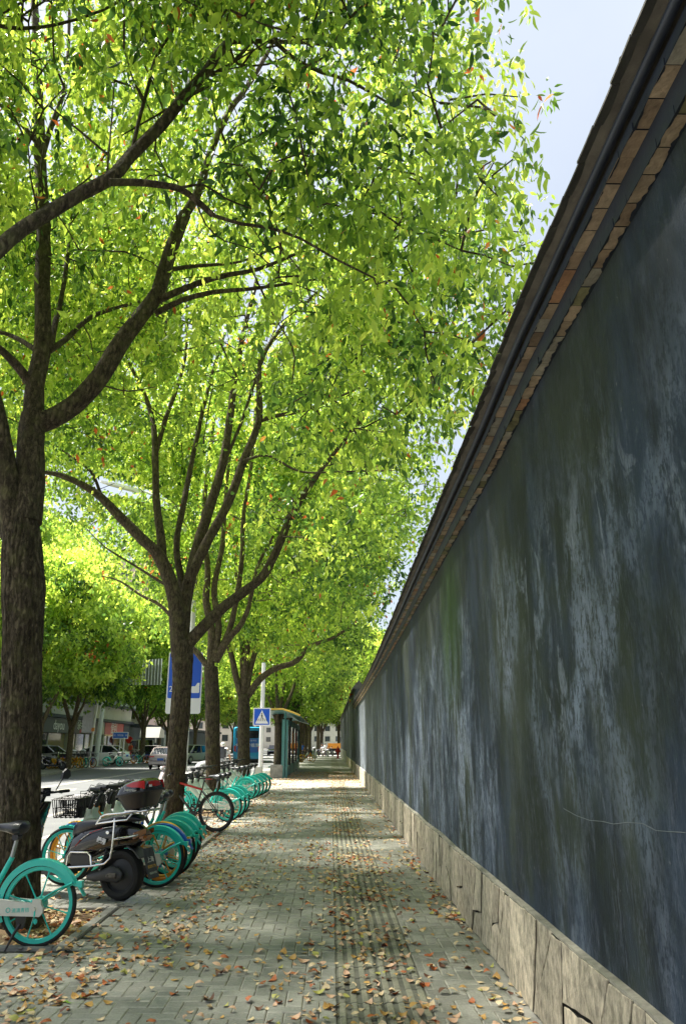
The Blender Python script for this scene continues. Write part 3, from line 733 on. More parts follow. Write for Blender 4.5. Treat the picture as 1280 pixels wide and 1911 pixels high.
def leaf_mesh(name, C, D, Nn, S, tint, fine=True, m=LEAFM, wid=.24):
    """C centres (N,3), D direction, Nn side vector, S length"""
    N = len(C); S = S[:, None]
    U = np.cross(D, Nn); U /= np.linalg.norm(U, axis=1)[:, None]+1e-9
    side = Nn; fold = U*S*.055
    if fine:
        wd_ = wid*.86
        V = np.stack([C, C+D*S*.16+side*S*wd_*.62+fold*.6, C+D*S*.38+side*S*wd_+fold, C+D*S*.68+side*S*wd_*.62+fold*.8, C+D*S*1.04-fold*1.6, C+D*S*.68-side*S*wd_*.62+fold*.8, C+D*S*.38-side*S*wd_+fold, C+D*S*.16-side*S*wd_*.62+fold*.6, C+D*S*.5-fold*.2], 1); nv = 9
        loops = [[0, 1, 2, 8], [8, 2, 3, 4], [0, 8, 6, 7], [8, 4, 5, 6]]
    else:
        V = np.stack([C, C+D*S*.42+side*S*wid+fold, C+D*S, C+D*S*.42-side*S*wid+fold], 1); nv = 4
        loops = [[0, 1, 2], [0, 2, 3]]
    ls = [np.array(l) for l in loops]; per = sum(len(l) for l in ls)
    base = (np.arange(N)*nv)[:, None]; cat = np.concatenate(ls)[None, :]+base
    me = bpy.data.meshes.new(name); me.vertices.add(N*nv); me.vertices.foreach_set('co', V.astype(np.float32).ravel())
    me.loops.add(N*per); me.loops.foreach_set('vertex_index', cat.astype(np.int32).ravel())
    nf = len(ls); me.polygons.add(N*nf); lens = np.array([len(l) for l in ls]); st = np.concatenate([[0], np.cumsum(lens)[:-1]])
    me.polygons.foreach_set('loop_start', ((np.arange(N)*per)[:, None]+st[None, :]).astype(np.int32).ravel())
    me.update(calc_edges=True); me.validate()
    me.materials.append(m)
    at = me.attributes.new('tint', 'FLOAT', 'FACE'); at.data.foreach_set('value', np.repeat(tint, nf).astype(np.float32))
    return me
SKYB = [(-400, 1035), (0, 1033), (25, 1000), (50, 950), (90, 968), (150, 1030), (210, 1040), (260, 1045), (300, 1060), (325, 1050), (340, 985), (358, 985), (368, 1050), (395, 1062), (440, 1040), (470, 1100), (3000, 1100)]
SKY_Y = np.array([q[0] for q in SKYB], float); SKY_X = np.array([q[1] for q in SKYB], float)
HERO = [([(188, 900), (262, 918), (300, 930), (330, 950), (346, 990), (346, 1180)], 13, 22.)]     # (px polyline, half width, depth) of limbs that stay readable
LEAVES_TOTAL = 0
def crown_points(rng, c, rad, n, inner=.55, zmin=None, flat=.0):
    out = []
    while len(out) < n:
        v = rng.normal(size=3); v /= np.linalg.norm(v); r = (inner**3+(1-inner**3)*rng.random())**(1/3)
        p = np.array(c)+v*r*np.array(rad)*(1+.16*vnoise(v[0]*2+c[1], v[1]*2, v[2]*2))
        if zmin is not None and p[2] < zmin(p): continue
        out.append(p)
    return np.array(out)
def foliage(rng, tips, per_tip, per_sprig, spread, L, up_tint=.0, zc=8., zr=4., sprig=.10, droop=.75, clipsky=True, red=.015, hero=False, bright=0.):
    NT = len(tips); k = per_tip
    tt = rng.normal(0, .19, NT)+up_tint; redtip = rng.random(NT) < .07
    sp = np.repeat(tips, k, 0)+rng.normal(size=(NT*k, 3))*np.array([spread, spread, spread*.7])
    st = np.repeat(tt, k)+rng.normal(0, .12, NT*k); rs_ = np.where(np.repeat(redtip, k), .12, red*.12)
    c = np.repeat(sp, per_sprig, 0); ti = np.repeat(st, per_sprig)
    n = len(c); az = rng.random(n)*2*PI
    off = np.stack([np.cos(az), np.sin(az), np.zeros(n)], 1)
    c = c+off*(sprig*rng.random((n, 1)))+np.stack([np.zeros(n), np.zeros(n), rng.normal(0, sprig*.8, n)], 1)
    d = off*(1-droop+.25*rng.random((n, 1)))+np.array([0, 0, -1])*(droop*(rng.random((n, 1))*1.1+.1))+rng.normal(0, .22, (n, 3)); d /= np.linalg.norm(d, axis=1)[:, None]
    a2 = rng.random(n)*2*PI; rv = np.stack([np.cos(a2), np.sin(a2), rng.normal(0, .5, n)], 1)
    s = np.cross(d, rv); s /= np.linalg.norm(s, axis=1)[:, None]+1e-9
    S = L*np.exp(rng.normal(0, .24, n))
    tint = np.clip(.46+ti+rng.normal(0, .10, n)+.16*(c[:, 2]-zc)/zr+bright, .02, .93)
    r = rng.random(n); tint = np.where(r < np.repeat(rs_, per_sprig), .95+.05*rng.random(n), tint)
    keep = np.ones(n, bool)
    px, py, z = proj_np(c)
    if clipsky:
        qx, qy, qz = proj_np(sp); jit = 14*rng.normal(size=len(sp)); bad = (qz > .1) & (qx > np.interp(qy, SKY_Y, SKY_X)-8+jit); keep &= ~np.repeat(bad, per_sprig)
        keep &= ~((z > .1) & (px > np.interp(py, SKY_Y, SKY_X)+26))
    # leave the air round the camera free
    keep &= ~((z > .2) & (z < 3.6) & (px > -80) & (px < 1360) & (py < 1950) & (py > -60))
    if hero:
        for pl, hw, dep in HERO:
            A = np.array(pl, float); dm = np.full(n, 1e9); dd = np.full(n, 0.)
            for i in range(len(A)-1):
                ab = A[i+1]-A[i]; t = np.clip(((px-A[i, 0])*ab[0]+(py-A[i, 1])*ab[1])/(ab@ab+1e-9), 0, 1)
                e = np.hypot(px-A[i, 0]-t*ab[0], py-A[i, 1]-t*ab[1]); dm = np.minimum(dm, e)
            keep &= ~((dm < hw) & (z < dep) & (z > 0) & (rng.random(n) < (1. if dep == 22. else .88)))
    return c[keep], d[keep], s[keep], S[keep], tint[keep]
def grow_twigs(mb, skel, tips, r0=.02, r1=.005, n=4, rng=None, sag=.15):
    """connect every tip to the closest point grown so far"""
    nodes = [tuple(p) for p in skel]; S = np.array(nodes)
    d0 = np.array([np.min(np.linalg.norm(S-t, axis=1)) for t in tips]); order = np.argsort(d0)
    cur = S
    for i in order:
        t = tips[i]; dist = np.linalg.norm(cur-t, axis=1); j = int(np.argmin(dist)); a = Vector(cur[j]); b = Vector(t); L_ = (b-a).length
        if L_ < .05: continue
        k = max(2, int(L_/.45)); pts = []
        perp = Vector((rng.normal(), rng.normal(), rng.normal()*.5))*L_*.10
        for q in range(k+1):
            u = q/k; pts.append(a.lerp(b, u)+perp*math.sin(u*PI)+Vector((0, 0, sag*L_*math.sin(u*PI)*.6))+Vector((rng.normal(), rng.normal(), rng.normal()))*.012*L_*(0 < q < k))
        ra = min(r0, .006+.009*L_)
        mb.tube(pts, [ra+(r1-ra)*q/k for q in range(k+1)], n, cap=False)
        cur = np.vstack([cur, np.array([list(p) for p in pts[1:]])])
    return cur
def tree_obj(base, label, group='camphor trees in the row along the pavement', name='camphor_tree'):
    return empty(name, base, 0, label, 'tree', group)
def rel(mb, base):
    b = Vector(base); mb.v = [tuple(Vector(v)-b) for v in mb.v]; return mb
def tipclip(t):
    px, py, z = proj_np(t); b = np.interp(py, SKY_Y, SKY_X)-25; return t[~((z > .1) & (px > b) & (py < 520))]
def finish(t, base, skel, tips, rng, fol, twn=4, r0=.02, bark=BARK, name='foliage', fine=True, mesh_scale=1., parts=0, wid=.24):
    tw = MB(); grow_twigs(tw, skel, tips, r0*1.3, .0055, twn, rng); rel(tw, base)
    o = tw.obj('twigs', bark, t, True); o['kind'] = 'stuff'
    c, d, s, S, ti = fol; b = np.array(base); global LEAVES_TOTAL; LEAVES_TOTAL += len(c)
    if parts:
        px, py, z = proj_np(c); v = (px > 0) & (px < 1280) & (py > 0) & (py < 1911) & (z > 0); idx = np.where(v)[0]; idx = idx[np.argsort(z[idx]/S[idx])][:parts]
        msk = np.ones(len(c), bool); msk[idx] = False
        lm = []
        for q in range(12):
            m_ = leaf_mesh('leaf', np.zeros((1, 3)), np.array([[0, 0, -1.]]), np.array([[1., 0, 0]]), np.array([1.]), np.array([q/11*.93 if q < 11 else .96]), True); lm.append(m_)
        for i in idx:
            D = Vector(d[i]); X = Vector(s[i]); Zm = -D; X = (X-Zm*X.dot(Zm)).normalized(); Y = Zm.cross(X)
            mtx = Matrix((X, Y, Zm)).transposed().to_4x4(); q = 11 if ti[i] > .94 else min(10, int(ti[i]/.93*10+.5))
            o = bpy.data.objects.new('leaf', lm[q]); COL.objects.link(o); o.parent = t
            o.matrix_local = Matrix.Translation(Vector(c[i]-b)) @ mtx @ Matrix.Scale(S[i], 4)
        c, d, s, S, ti = c[msk], d[msk], s[msk], S[msk], ti[msk]
    me = leaf_mesh(name, c-b, d, s, S, ti, fine, wid=wid); o = bpy.data.objects.new(name, me); COL.objects.link(o); o.parent = t; o['kind'] = 'stuff'
    return o, me
def limbs(t, base, lst, seg=12, amp=.008, bark=BARK, hero=True, step=.15):
    skel = []
    for i, (pts, Ys, w) in enumerate(lst):
        p, r = pxlimb(pts, Ys, w); mb = MB(); n_ = max(7, int(seg*min(1.4, .5+r[0]*6)))
        sp = bark_tube(mb, p, r, n_, step, amp*min(1, r[0]/.08), i*3.7); rel(mb, base)
        mb.obj('limb', bark, t, True, 80); skel += [tuple(q) for q in sp]
        if hero:
            dep = proj_np(np.array([list(p[len(p)//2])]))[2][0]; HERO.append((pts, max(w)/2+5, dep+.2))
    return skel

# ---- tree 1 (thick trunk at the left edge)
rng = np.random.default_rng(11)
b1 = tuple(G(36, 1725)); Y1 = b1[1]
t1 = tree_obj(b1, 'thick camphor tree at the left edge in a soil pit behind the nearest teal bicycle')
p, r = pxlimb([(34, 1735), (34, 1690), (37, 1600), (38, 1500), (40, 1400), (42, 1300), (43, 1200), (45, 1100), (42, 1030), (44, 960)], (Y1, Y1), (88, 70)); r = [q*f for q, f in zip(r, (1.25, 1.05, .98, .92, .94, .95, 1.0, 1.12, 1.08, .85))]
mb = MB(); bark_tube(mb, p, r, 110, .022, .017, 1.3, .012); rel(mb, b1); mb.obj('trunk', BARK, t1, True, 180)
sk1 = limbs(t1, b1, [
    ([(48, 975), (56, 900), (58, 830), (62, 775)], (Y1, Y1+.1), (66, 48)),
    ([(62, 790), (95, 782), (140, 755), (190, 700), (225, 640), (265, 588), (295, 545), (318, 470), (345, 400)], (Y1+.1, Y1+.6), (46, 24)),
    ([(62, 790), (66, 720), (80, 640), (80, 520), (82, 420), (76, 300), (72, 180), (68, 60), (60, -60)], (Y1+.1, Y1+.9), (42, 12)),
    ([(30, 1000), (18, 920), (8, 850), (-8, 760), (-40, 650)], (Y1, Y1-.3), (52, 30)),
    ([(14, 1000), (-2, 985), (-30, 950), (-80, 880)], (Y1, Y1+.2), (26, 16)),
    ([(345, 400), (372, 355), (395, 280), (430, 205), (470, 150), (520, 60)], (Y1+.6, Y1+1.0), (20, 7)),
    ([(290, 585), (340, 560), (400, 545), (460, 540), (515, 533), (600, 520)], (Y1+.4, Y1+.1), (13, 4)),
    ([(285, 565), (330, 545), (380, 525), (430, 512), (480, 503), (560, 470)], (Y1+.45, Y1+.3), (16, 6)),
    ([(308, 505), (350, 498), (400, 494), (450, 488), (520, 460)], (Y1+.5, Y1+.9), (10, 4)),
    ([(92, 655), (105, 600), (118, 540), (128, 465), (135, 380)], (Y1+.3, Y1+1.4), (14, 5)),
    ([(92, 655), (125, 632), (165, 595), (215, 575), (270, 560)], (Y1+.3, Y1+1.8), (14, 5)),
    ([(62, 720), (35, 685), (5, 655), (-40, 620)], (Y1+.2, Y1-.2), (22, 12)),
    ([(70, 655), (45, 638), (10, 622), (-40, 615)], (Y1+.2, Y1+.8), (12, 7)),
    ([(76, 300), (95, 240), (120, 170), (128, 100), (130, 20)], (Y1+.8, Y1+1.2), (13, 6)),
    ([(72, 270), (40, 230), (0, 195), (-40, 160)], (Y1+.7, Y1+.5), (11, 6)),
    ([(195, 720), (240, 730), (290, 722)], (Y1+.3, Y1+1.2), (4, 2)),
], 14, .010)
# ---- tree 0 (stands just left of the view; its long limb crosses the top of the picture)
b0 = (-2.95, 1.6, 0.)
t0 = tree_obj(b0, 'nearest camphor tree, its long bare limb crossing the upper left of the photo')
mb = MB(); q0 = P(-130, 560, 3.6)
bark_tube(mb, [(-2.95, 1.6, -.05), (-2.95, 1.65, .4), (-2.9, 1.8, 2.2), (-2.85, 2.1, 3.4)], [.26, .2, .18, .15], 28, .1, .014, 2, .01); rel(mb, b0); mb.obj('trunk', BARK, t0, True, 180)
mb = MB(); bark_tube(mb, [(-2.85, 2.0, 3.3), (-2.75, 2.7, 3.9), tuple(q0), tuple(P(-40, 500, 4.0))], [.14, .12, .085, .075], 14, .15, .008, 5); rel(mb, b0); mb.obj('limb', BARK, t0, True, 80)
mb = MB(); bark_tube(mb, [(-2.85, 2.05, 3.3), (-3.1, 2.4, 5.0), (-2.9, 2.8, 7.0), (-2.5, 3.2, 9.0)], [.12, .10, .07, .04], 14, .15, .008, 6); rel(mb, b0); mb.obj('limb', BARK, t0, True, 80)
sk0 = limbs(t0, b0, [
    ([(-42, 502), (0, 462), (45, 425), (90, 398), (145, 365), (200, 337), (225, 315), (245, 290), (300, 235), (345, 180), (385, 135), (408, 100), (428, 78)], (4.0, 5.4), (34, 18)),
    ([(428, 78), (470, 77), (520, 78), (580, 80), (640, 90)], (5.4, 5.8), (12, 6)),
    ([(515, 80), (550, 110), (600, 135), (650, 150), (720, 190)], (5.5, 5.6), (10, 5)),
    ([(205, 340), (250, 340), (295, 344), (335, 352), (365, 372), (398, 402)], (4.5, 4.9), (16, 12)),
    ([(398, 402), (450, 418), (500, 425), (560, 445), (620, 480), (700, 520)], (4.9, 5.1), (8, 4)),
    ([(340, 350), (380, 345), (420, 370), (470, 390)], (4.7, 5.1), (6, 3)),
    ([(245, 288), (262, 215), (280, 150), (290, 110), (330, 45), (362, -10)], (4.8, 5.4), (9, 4)),
    ([(200, 335), (203, 290), (208, 235), (214, 150)], (4.6, 5.2), (5, 3)),
    ([(395, 140), (430, 120), (460, 90), (500, 45), (560, 20)], (5.3, 5.7), (9, 4)),
    ([(-40, 40), (20, 52), (60, 52), (110, 45), (190, 20), (260, -20)], (4.5, 5.1), (9, 5)),
    ([(-20, 40), (40, 5), (80, -20)], (4.6, 5.0), (6, 4)),
    ([(430, 90), (445, 120), (500, 120), (540, 100)], (5.4, 5.8), (6, 3)),
    ([(365, 372), (385, 420), (420, 450), (470, 465), (520, 510)], (4.8, 5.4), (4, 2)),
], 12, .006)
# ---- tree 2
b2 = tuple(G(321, 1550)); Y2 = b2[1]
t2 = tree_obj(b2, 'camphor tree standing between the black scooter and the black mountain bicycle, forking at sign height')
p, r = pxlimb([(316, 1556), (320, 1520), (326, 1460), (331, 1400), (336, 1340), (340, 1280), (341, 1230), (340, 1195)], (Y2, Y2), (56, 42)); r = [q*f for q, f in zip(r, (1.1, .90, .80, .78, .80, .85, .98, .9))]
mb = MB(); bark_tube(mb, p, r, 64, .04, .018, 4.1, .012); rel(mb, b2); mb.obj('trunk', BARK, t2, True, 180)
sk2 = limbs(t2, b2, [
    ([(336, 1225), (332, 1170), (325, 1110), (308, 1060), (292, 1030), (268, 1008), (225, 965), (185, 925), (150, 902), (108, 885), (70, 878), (35, 858), (5, 850)], (Y2, Y2-.7), (36, 1.5)),
    ([(306, 1062), (300, 1000), (292, 930), (290, 850), (286, 790), (268, 730), (240, 675)], (Y2-.1, Y2+.5), (20, 6)),
    ([(290, 850), (310, 780), (330, 725), (345, 670), (350, 600), (345, 520)], (Y2+.2, Y2+.8), (11, 4)),
    ([(340, 1190), (345, 1130), (355, 1080), (372, 1010), (395, 935), (415, 870), (428, 790), (438, 710), (455, 620), (480, 520)], (Y2, Y2+.6), (30, 8)),
    ([(352, 1085), (385, 1015), (425, 940), (455, 860), (482, 790), (484, 730), (485, 680), (505, 640), (545, 590), (600, 540)], (Y2, Y2+.2), (22, 5)),
    ([(484, 785), (520, 775), (560, 768), (610, 750), (680, 720)], (Y2+.1, Y2-.3), (10, 4)),
    ([(348, 1205), (375, 1175), (410, 1140), (450, 1108), (488, 1078), (515, 1030), (540, 970), (560, 935), (590, 890)], (Y2, Y2-.2), (26, 11)),
    ([(590, 890), (620, 850), (660, 800), (720, 740)], (Y2-.2, Y2-.5), (10, 4)),
    ([(455, 860), (500, 850), (560, 880), (640, 880), (730, 878)], (Y2, Y2-.8), (7, 3)),
    ([(325, 1100), (290, 1080), (262, 1062), (210, 1030), (190, 1015), (160, 985)], (Y2+.1, Y2+1.5), (7, 1.5)),
    ([(420, 860), (450, 790), (480, 700), (520, 600), (540, 560)], (Y2+.3, Y2+1.0), (8, 3)),
    ([(190, 925), (170, 880), (130, 850), (110, 835)], (Y2-.3, Y2-.2), (7, 3)),
    ([(345, 1110), (330, 1020), (345, 930), (365, 830), (390, 720), (420, 620)], (Y2+.1, Y2+1.4), (16, 5)),
], 12, .012)
# ---- tree 3
b3 = tuple(G(398, 1511)); Y3 = b3[1]
t3 = tree_obj(b3, 'camphor tree rising behind the middle group of teal bicycles, third trunk along the pavement')
p, r = pxlimb([(399, 1516), (398, 1440), (397, 1350), (396, 1290), (394, 1245)], (Y3, Y3), (30, 28)); mb = MB(); bark_tube(mb, p, r, 40, .08, .016, 7.1, .01); rel(mb, b3); mb.obj('trunk', BARK, t3, True, 180)
sk3 = limbs(t3, b3, [
    ([(392, 1250), (370, 1220), (350, 1200), (330, 1165), (300, 1130), (262, 1110), (225, 1085), (190, 1075)], (Y3, Y3), (14, 1.5)),
    ([(393, 1245), (395, 1180), (385, 1120), (388, 1060), (380, 990), (385, 900), (400, 780)], (Y3, Y3+.5), (18, 7)),
    ([(398, 1235), (408, 1170), (400, 1100), (415, 1020), (420, 940), (430, 840)], (Y3, Y3+.5), (16, 6)),
    ([(402, 1235), (425, 1195), (450, 1165), (465, 1130), (480, 1060), (510, 1000)], (Y3, Y3), (16, 5)),
    ([(400, 1230), (430, 1170), (450, 1060), (455, 960), (470, 860), (478, 740)], (Y3, Y3+.6), (14, 5)),
], 10, .01, BARK2)
b4 = tuple(G(455, 1478)); Y4 = b4[1]
t4 = tree_obj(b4, 'camphor tree beside the crossing sign with one limb reaching right over the pavement')
p, r = pxlimb([(456, 1482), (455, 1420), (455, 1340), (455, 1295)], (Y4, Y4), (26, 24)); mb = MB(); bark_tube(mb, p, r, 36, .09, .016, 9.1, .01); rel(mb, b4); mb.obj('trunk', BARK, t4, True, 180)
sk4 = limbs(t4, b4, [
    ([(452, 1305), (440, 1260), (430, 1215), (415, 1180), (400, 1120)], (Y4, Y4), (15, 6)),
    ([(455, 1300), (460, 1230), (468, 1180), (490, 1130), (510, 1100), (535, 1075), (570, 1060)], (Y4, Y4), (14, 4)),
    ([(458, 1298), (470, 1240), (485, 1180), (492, 1120), (510, 1050), (525, 960)], (Y4, Y4+.4), (13, 4)),
    ([(462, 1300), (485, 1268), (515, 1247), (545, 1238), (562, 1225), (575, 1208), (600, 1198), (622, 1190), (660, 1165)], (Y4, Y4-.6), (15, 5)),
    ([(455, 1300), (452, 1220), (455, 1140), (440, 1060), (450, 950)], (Y4, Y4+.4), (12, 4)),
], 10, .01, BARK2)

def zf1(p): return 4.75 if p[0] > .1 else 4.75+min(2.2, (.1-p[0])*1.1)
tips0 = crown_points(rng, (-2.0, 2.8, 7.8), (4.8, 4.6, 2.6), 360, .3, lambda p: 5.0 if p[0] > 0 else 6.0)
tips1 = np.vstack([crown_points(rng, (-1.7, 7.4, 7.4), (4.0, 4.3, 3.4), 430, .45, zf1), crown_points(rng, (-4.6, 7.0, 8.2), (3.6, 5.0, 2.8), 420, .2, lambda p: 6.0)])  # second cluster added to thicken the shade over the near pavement
tips1b = crown_points(rng, (.4, 6.8, 5.9), (1.7, 2.6, 1.5), 90, .2, lambda p: 4.55)
tips1 = np.vstack([tips1, tips1b])
tips0 = np.vstack([tips0, crown_points(rng, (-.9, 3.5, 7.4), (1.7, 1.6, 1.2), 80, .1)]); tips1 = np.vstack([tips1, crown_points(rng, (-5.3, 7.6, 8.8), (2.4, 4.8, 2.6), 260, .1, lambda p: 6.0)])  # extra clusters, mostly out of view, added to block sun on wall and pavement
tips0 = tipclip(tips0); tips1 = tipclip(tips1)
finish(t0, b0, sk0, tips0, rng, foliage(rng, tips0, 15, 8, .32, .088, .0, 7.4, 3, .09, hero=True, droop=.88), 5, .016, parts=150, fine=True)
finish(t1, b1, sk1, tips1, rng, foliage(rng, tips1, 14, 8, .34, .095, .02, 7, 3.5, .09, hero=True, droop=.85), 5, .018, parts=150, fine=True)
tips2 = np.vstack([crown_points(rng, (-2.4, 14.2, 7.8), (4.8, 4.8, 4.0), 560, .5, lambda p: 4.7 if p[0] > -.3 else 4.7+min(1.6, (-.3-p[0])*.8)), crown_points(rng, (-5.2, 14.4, 9.2), (2.4, 4.6, 2.6), 170, .1)])  # second cluster added at the left to shade the pavement
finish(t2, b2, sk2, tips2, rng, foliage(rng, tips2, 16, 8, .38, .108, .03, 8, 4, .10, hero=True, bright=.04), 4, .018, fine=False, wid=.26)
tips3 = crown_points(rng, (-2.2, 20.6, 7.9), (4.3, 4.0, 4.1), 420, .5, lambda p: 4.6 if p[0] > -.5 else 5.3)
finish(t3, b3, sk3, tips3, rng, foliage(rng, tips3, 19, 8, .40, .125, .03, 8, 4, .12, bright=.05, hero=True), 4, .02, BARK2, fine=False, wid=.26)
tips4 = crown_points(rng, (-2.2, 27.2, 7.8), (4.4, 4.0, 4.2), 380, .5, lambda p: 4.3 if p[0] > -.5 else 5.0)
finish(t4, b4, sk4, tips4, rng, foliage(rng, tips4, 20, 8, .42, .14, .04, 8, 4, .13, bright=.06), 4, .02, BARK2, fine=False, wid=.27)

# ---- generic trees for the rest of the row and across the road
def gen_tree(seed, L=.16, ntips=240, rad=(4.0, 4.0, 3.6), zc=7.2, fork=2.7, zmin=4.0, trunk_r=.2, bright=.06, bark=BARK2, lean=0.):
    rg = np.random.default_rng(seed); parts = {}
    mb = MB(); bark_tube(mb, [(0, 0, -.05), (0, 0, .3), (.03, .02, fork*.6), (lean, 0, fork)], [trunk_r*1.3, trunk_r*1.05, trunk_r*.95, trunk_r*1.0], 20, .2, .014, seed, .01)
    parts['trunk'] = mb.mesh('trunk', bark, True, 180); skel = []; lims = []
    nl = 5
    for i in range(nl):
        a = 2*PI*(i+rg.random()*.5)/nl; o = .9+1.2*rg.random(); h = zc+rg.random()*2-.5
        if i == 0: o *= .3
        pts = [(lean, 0, fork-.15), (lean+math.cos(a)*o*.35, math.sin(a)*o*.35, fork+.9), (math.cos(a)*o*.8, math.sin(a)*o*.8, fork+2.3), (math.cos(a)*o*1.15, math.sin(a)*o*1.15, h)]
        mb = MB(); sp = bark_tube(mb, pts, [trunk_r*.62, trunk_r*.5, trunk_r*.36, trunk_r*.14], 9, .3, .006, i); lims.append(mb.mesh('limb', bark, True, 80)); skel += [tuple(q) for q in sp]
    tips = crown_points(rg, (0, 0, zc), rad, ntips, .5, lambda p: zmin+.25*rg.random())
    tw = MB(); grow_twigs(tw, skel, tips, .02, .006, 3, rg); parts['twigs'] = tw.mesh('twigs', bark)
    c, d, s, S, ti = foliage(rg, tips, 20, 8, .45, L, .05, zc, rad[2], L*1.1, clipsky=False, bright=bright, red=.008)
    # foliage() keeps the air round the camera free; generic crowns are moved afterwards so grow it unclipped
    return parts, lims, (c, d, s, S, ti)
def gen_foliage(rg, tips, L, zc, zr, bright, per=10):
    NT = len(tips)
    return None
_pn = proj_np
def _far(p): n = len(p); return np.zeros(n), np.zeros(n), np.full(n, 99.)
GT = []
for seed, L, nt_, rad, zc, fork, zmin, tr in ((21, .15, 300, (4.2, 4.2, 3.8), 7.4, 2.6, 4.1, .20), (22, .19, 260, (4.2, 4.4, 3.8), 7.2, 2.5, 3.9, .21), (23, .24, 330, (5.0, 5.0, 6.0), 10.0, 3.0, 4.6, .22), (24, .24, 300, (4.3, 4.4, 4.2), 8.2, 2.5, 4.4, .19)):
    proj_np = _far; GT.append(gen_tree(seed, L, nt_, rad, zc, fork, zmin, tr, bright=.08)); proj_np = _pn
GTM = []
for parts, lims, fo in GT:
    c, d, s, S, ti = fo; GTM.append((parts['trunk'], lims, parts['twigs'], leaf_mesh('foliage', c, d, s, S, ti, False, wid=.27)))
def place_tree(kind, x, y, rz, sc_, label, group, z=0.):
    t = empty('camphor_tree', (x, y, z), rz, label, 'tree', group); t.scale = (sc_,)*3; tr, li, tw, fo = GTM[kind]
    inst('trunk', tr, t); 
    for l in li: inst('limb', l, t)
    inst('twigs', tw, t, kind='stuff'); inst('foliage', fo, t, kind='stuff'); return t
ROWG = 'camphor trees in the row along the pavement'
for i, (x, y, k, sc_, lb) in enumerate((
    (-2.75, 41, 0, 1.0, 'multi-stemmed camphor tree behind the bus shelter, its trunk left of the teal pillar'),
    (-2.8, 47.5, 1, 1.0, 'camphor tree showing its stems above the ochre shelter roof'),
    (-2.8, 55, 0, 1.02, 'camphor tree rising just beyond the far end of the bus shelter'),
    (-2.9, 63, 1, 1.0, 'camphor tree beyond the shelter, before the yellow bicycle'),
    (-2.8, 71, 1, 1.05, 'camphor tree beside the far yellow bicycle on the pavement'),
    (-2.9, 80, 2, .95, 'camphor tree next to the row of parked mopeds far down the pavement'),
    (-2.9, 90, 1, 1.05, 'camphor tree behind the parked mopeds near the side street'),
    (-2.7, 101, 2, 1.0, 'last camphor tree of the row before the side street'))):
    place_tree(k, x, y, i*1.9+.4, sc_, lb, ROWG)
FG = 'street trees across the road'
for i, (px, y, k, sc_, lb, dx) in enumerate((
    (120, 51, 3, 1.0, 'street tree across the road in front of the dark grey shop sign', 0),
    (60, 45, 3, 1.05, 'street tree across the road partly hidden behind the thick left trunk', 0),
    (258, 70, 3, 1.15, 'street tree across the road between the dark blue car and the orange-dressed rider', 0),
    (306, 84, 3, 1.1, 'street tree across the road above the dark blue car', 0),
    (358, 96, 3, 1.15, 'street tree across the road above the silver green car', 0),
    (-40, 40, 2, .9, 'tall street tree across the road beyond the left edge', -5),
    (6, 53, 2, 1.4, 'very tall tree across the road rising behind the thick left trunk', -4.5), (95, 67, 2, 1.35, 'very tall tree whose crown stands above the dark grey shop sign', -3),
        (20, 64, 2, 1.1, 'tall tree in front of the shops behind the thick left trunk', -2),
    (385, 120, 2, 1.1, 'tall tree across the road left of the bus', 0),
    (430, 150, 2, 1.2, 'tall tree straight above the cyan bus', 0),
    (330, 112, 2, 1.2, 'tall crown behind the blue and white stop sign', -3))):
    x = G(px, 1500).x/G(px, 1500).y*y+dx; place_tree(k, x, y, i*2.3+1, sc_, lb, FG, -.0)
FFG = 'trees beyond the side street'
for i, (x, y, k, sc_) in enumerate(((-6.5, 131, 2, 1.1), (-1.5, 133, 1, 1.3), (3.5, 131, 2, 1.15), (8.5, 134, 2, 1.2), (-4.2, 142, 2, 1.25), (1.5, 146, 2, 1.3), (6.5, 150, 2, 1.4), (13, 136, 2, 1.2), (-8.5, 165, 2, 1.5), (-16, 175, 2, 1.5), (-26, 150, 2, 1.5), (-36, 130, 2, 1.5), (-12.5, 215, 2, 2.0), (-3, 190, 2, 1.9), (8, 185, 2, 1.9))):
    place_tree(k, x, y, i*1.3, sc_, 'leafy tree in the group closing the view beyond the side street', FFG, -.0)
# inside the compound behind the wall: nothing rises above its eaves in the photograph
# ================================================================ BICYCLES
def wheel_arc(r0, r1, wd, a0, a1, n, c):
    """curved band (fender) of inner radius r0, outer r1, half width wd, angles from +x"""
    mb = MB(); prof = [(r0, -wd), (r1*.985, -wd), (r1, -wd*.6), (r1+.003, 0), (r1, wd*.6), (r1*.985, wd), (r0, wd), (r0+.004, wd*.8), (r1-.004, wd*.7), (r1-.003, 0), (r1-.004, -wd*.7), (r0+.004, -wd*.8)]
    vs = []; k = len(prof)
    for j in range(n+1):
        a = a0+(a1-a0)*j/n
        for r_, h in prof: vs.append((c[0]+math.cos(a)*r_, h, c[2]+math.sin(a)*r_))
    mb.add(vs, [(j*k+i, j*k+(i+1) % k, (j+1)*k+(i+1) % k, (j+1)*k+i) for j in range(n) for i in range(k)]+[tuple(range(k-1, -1, -1)), tuple(n*k+i for i in range(k))])
    return mb
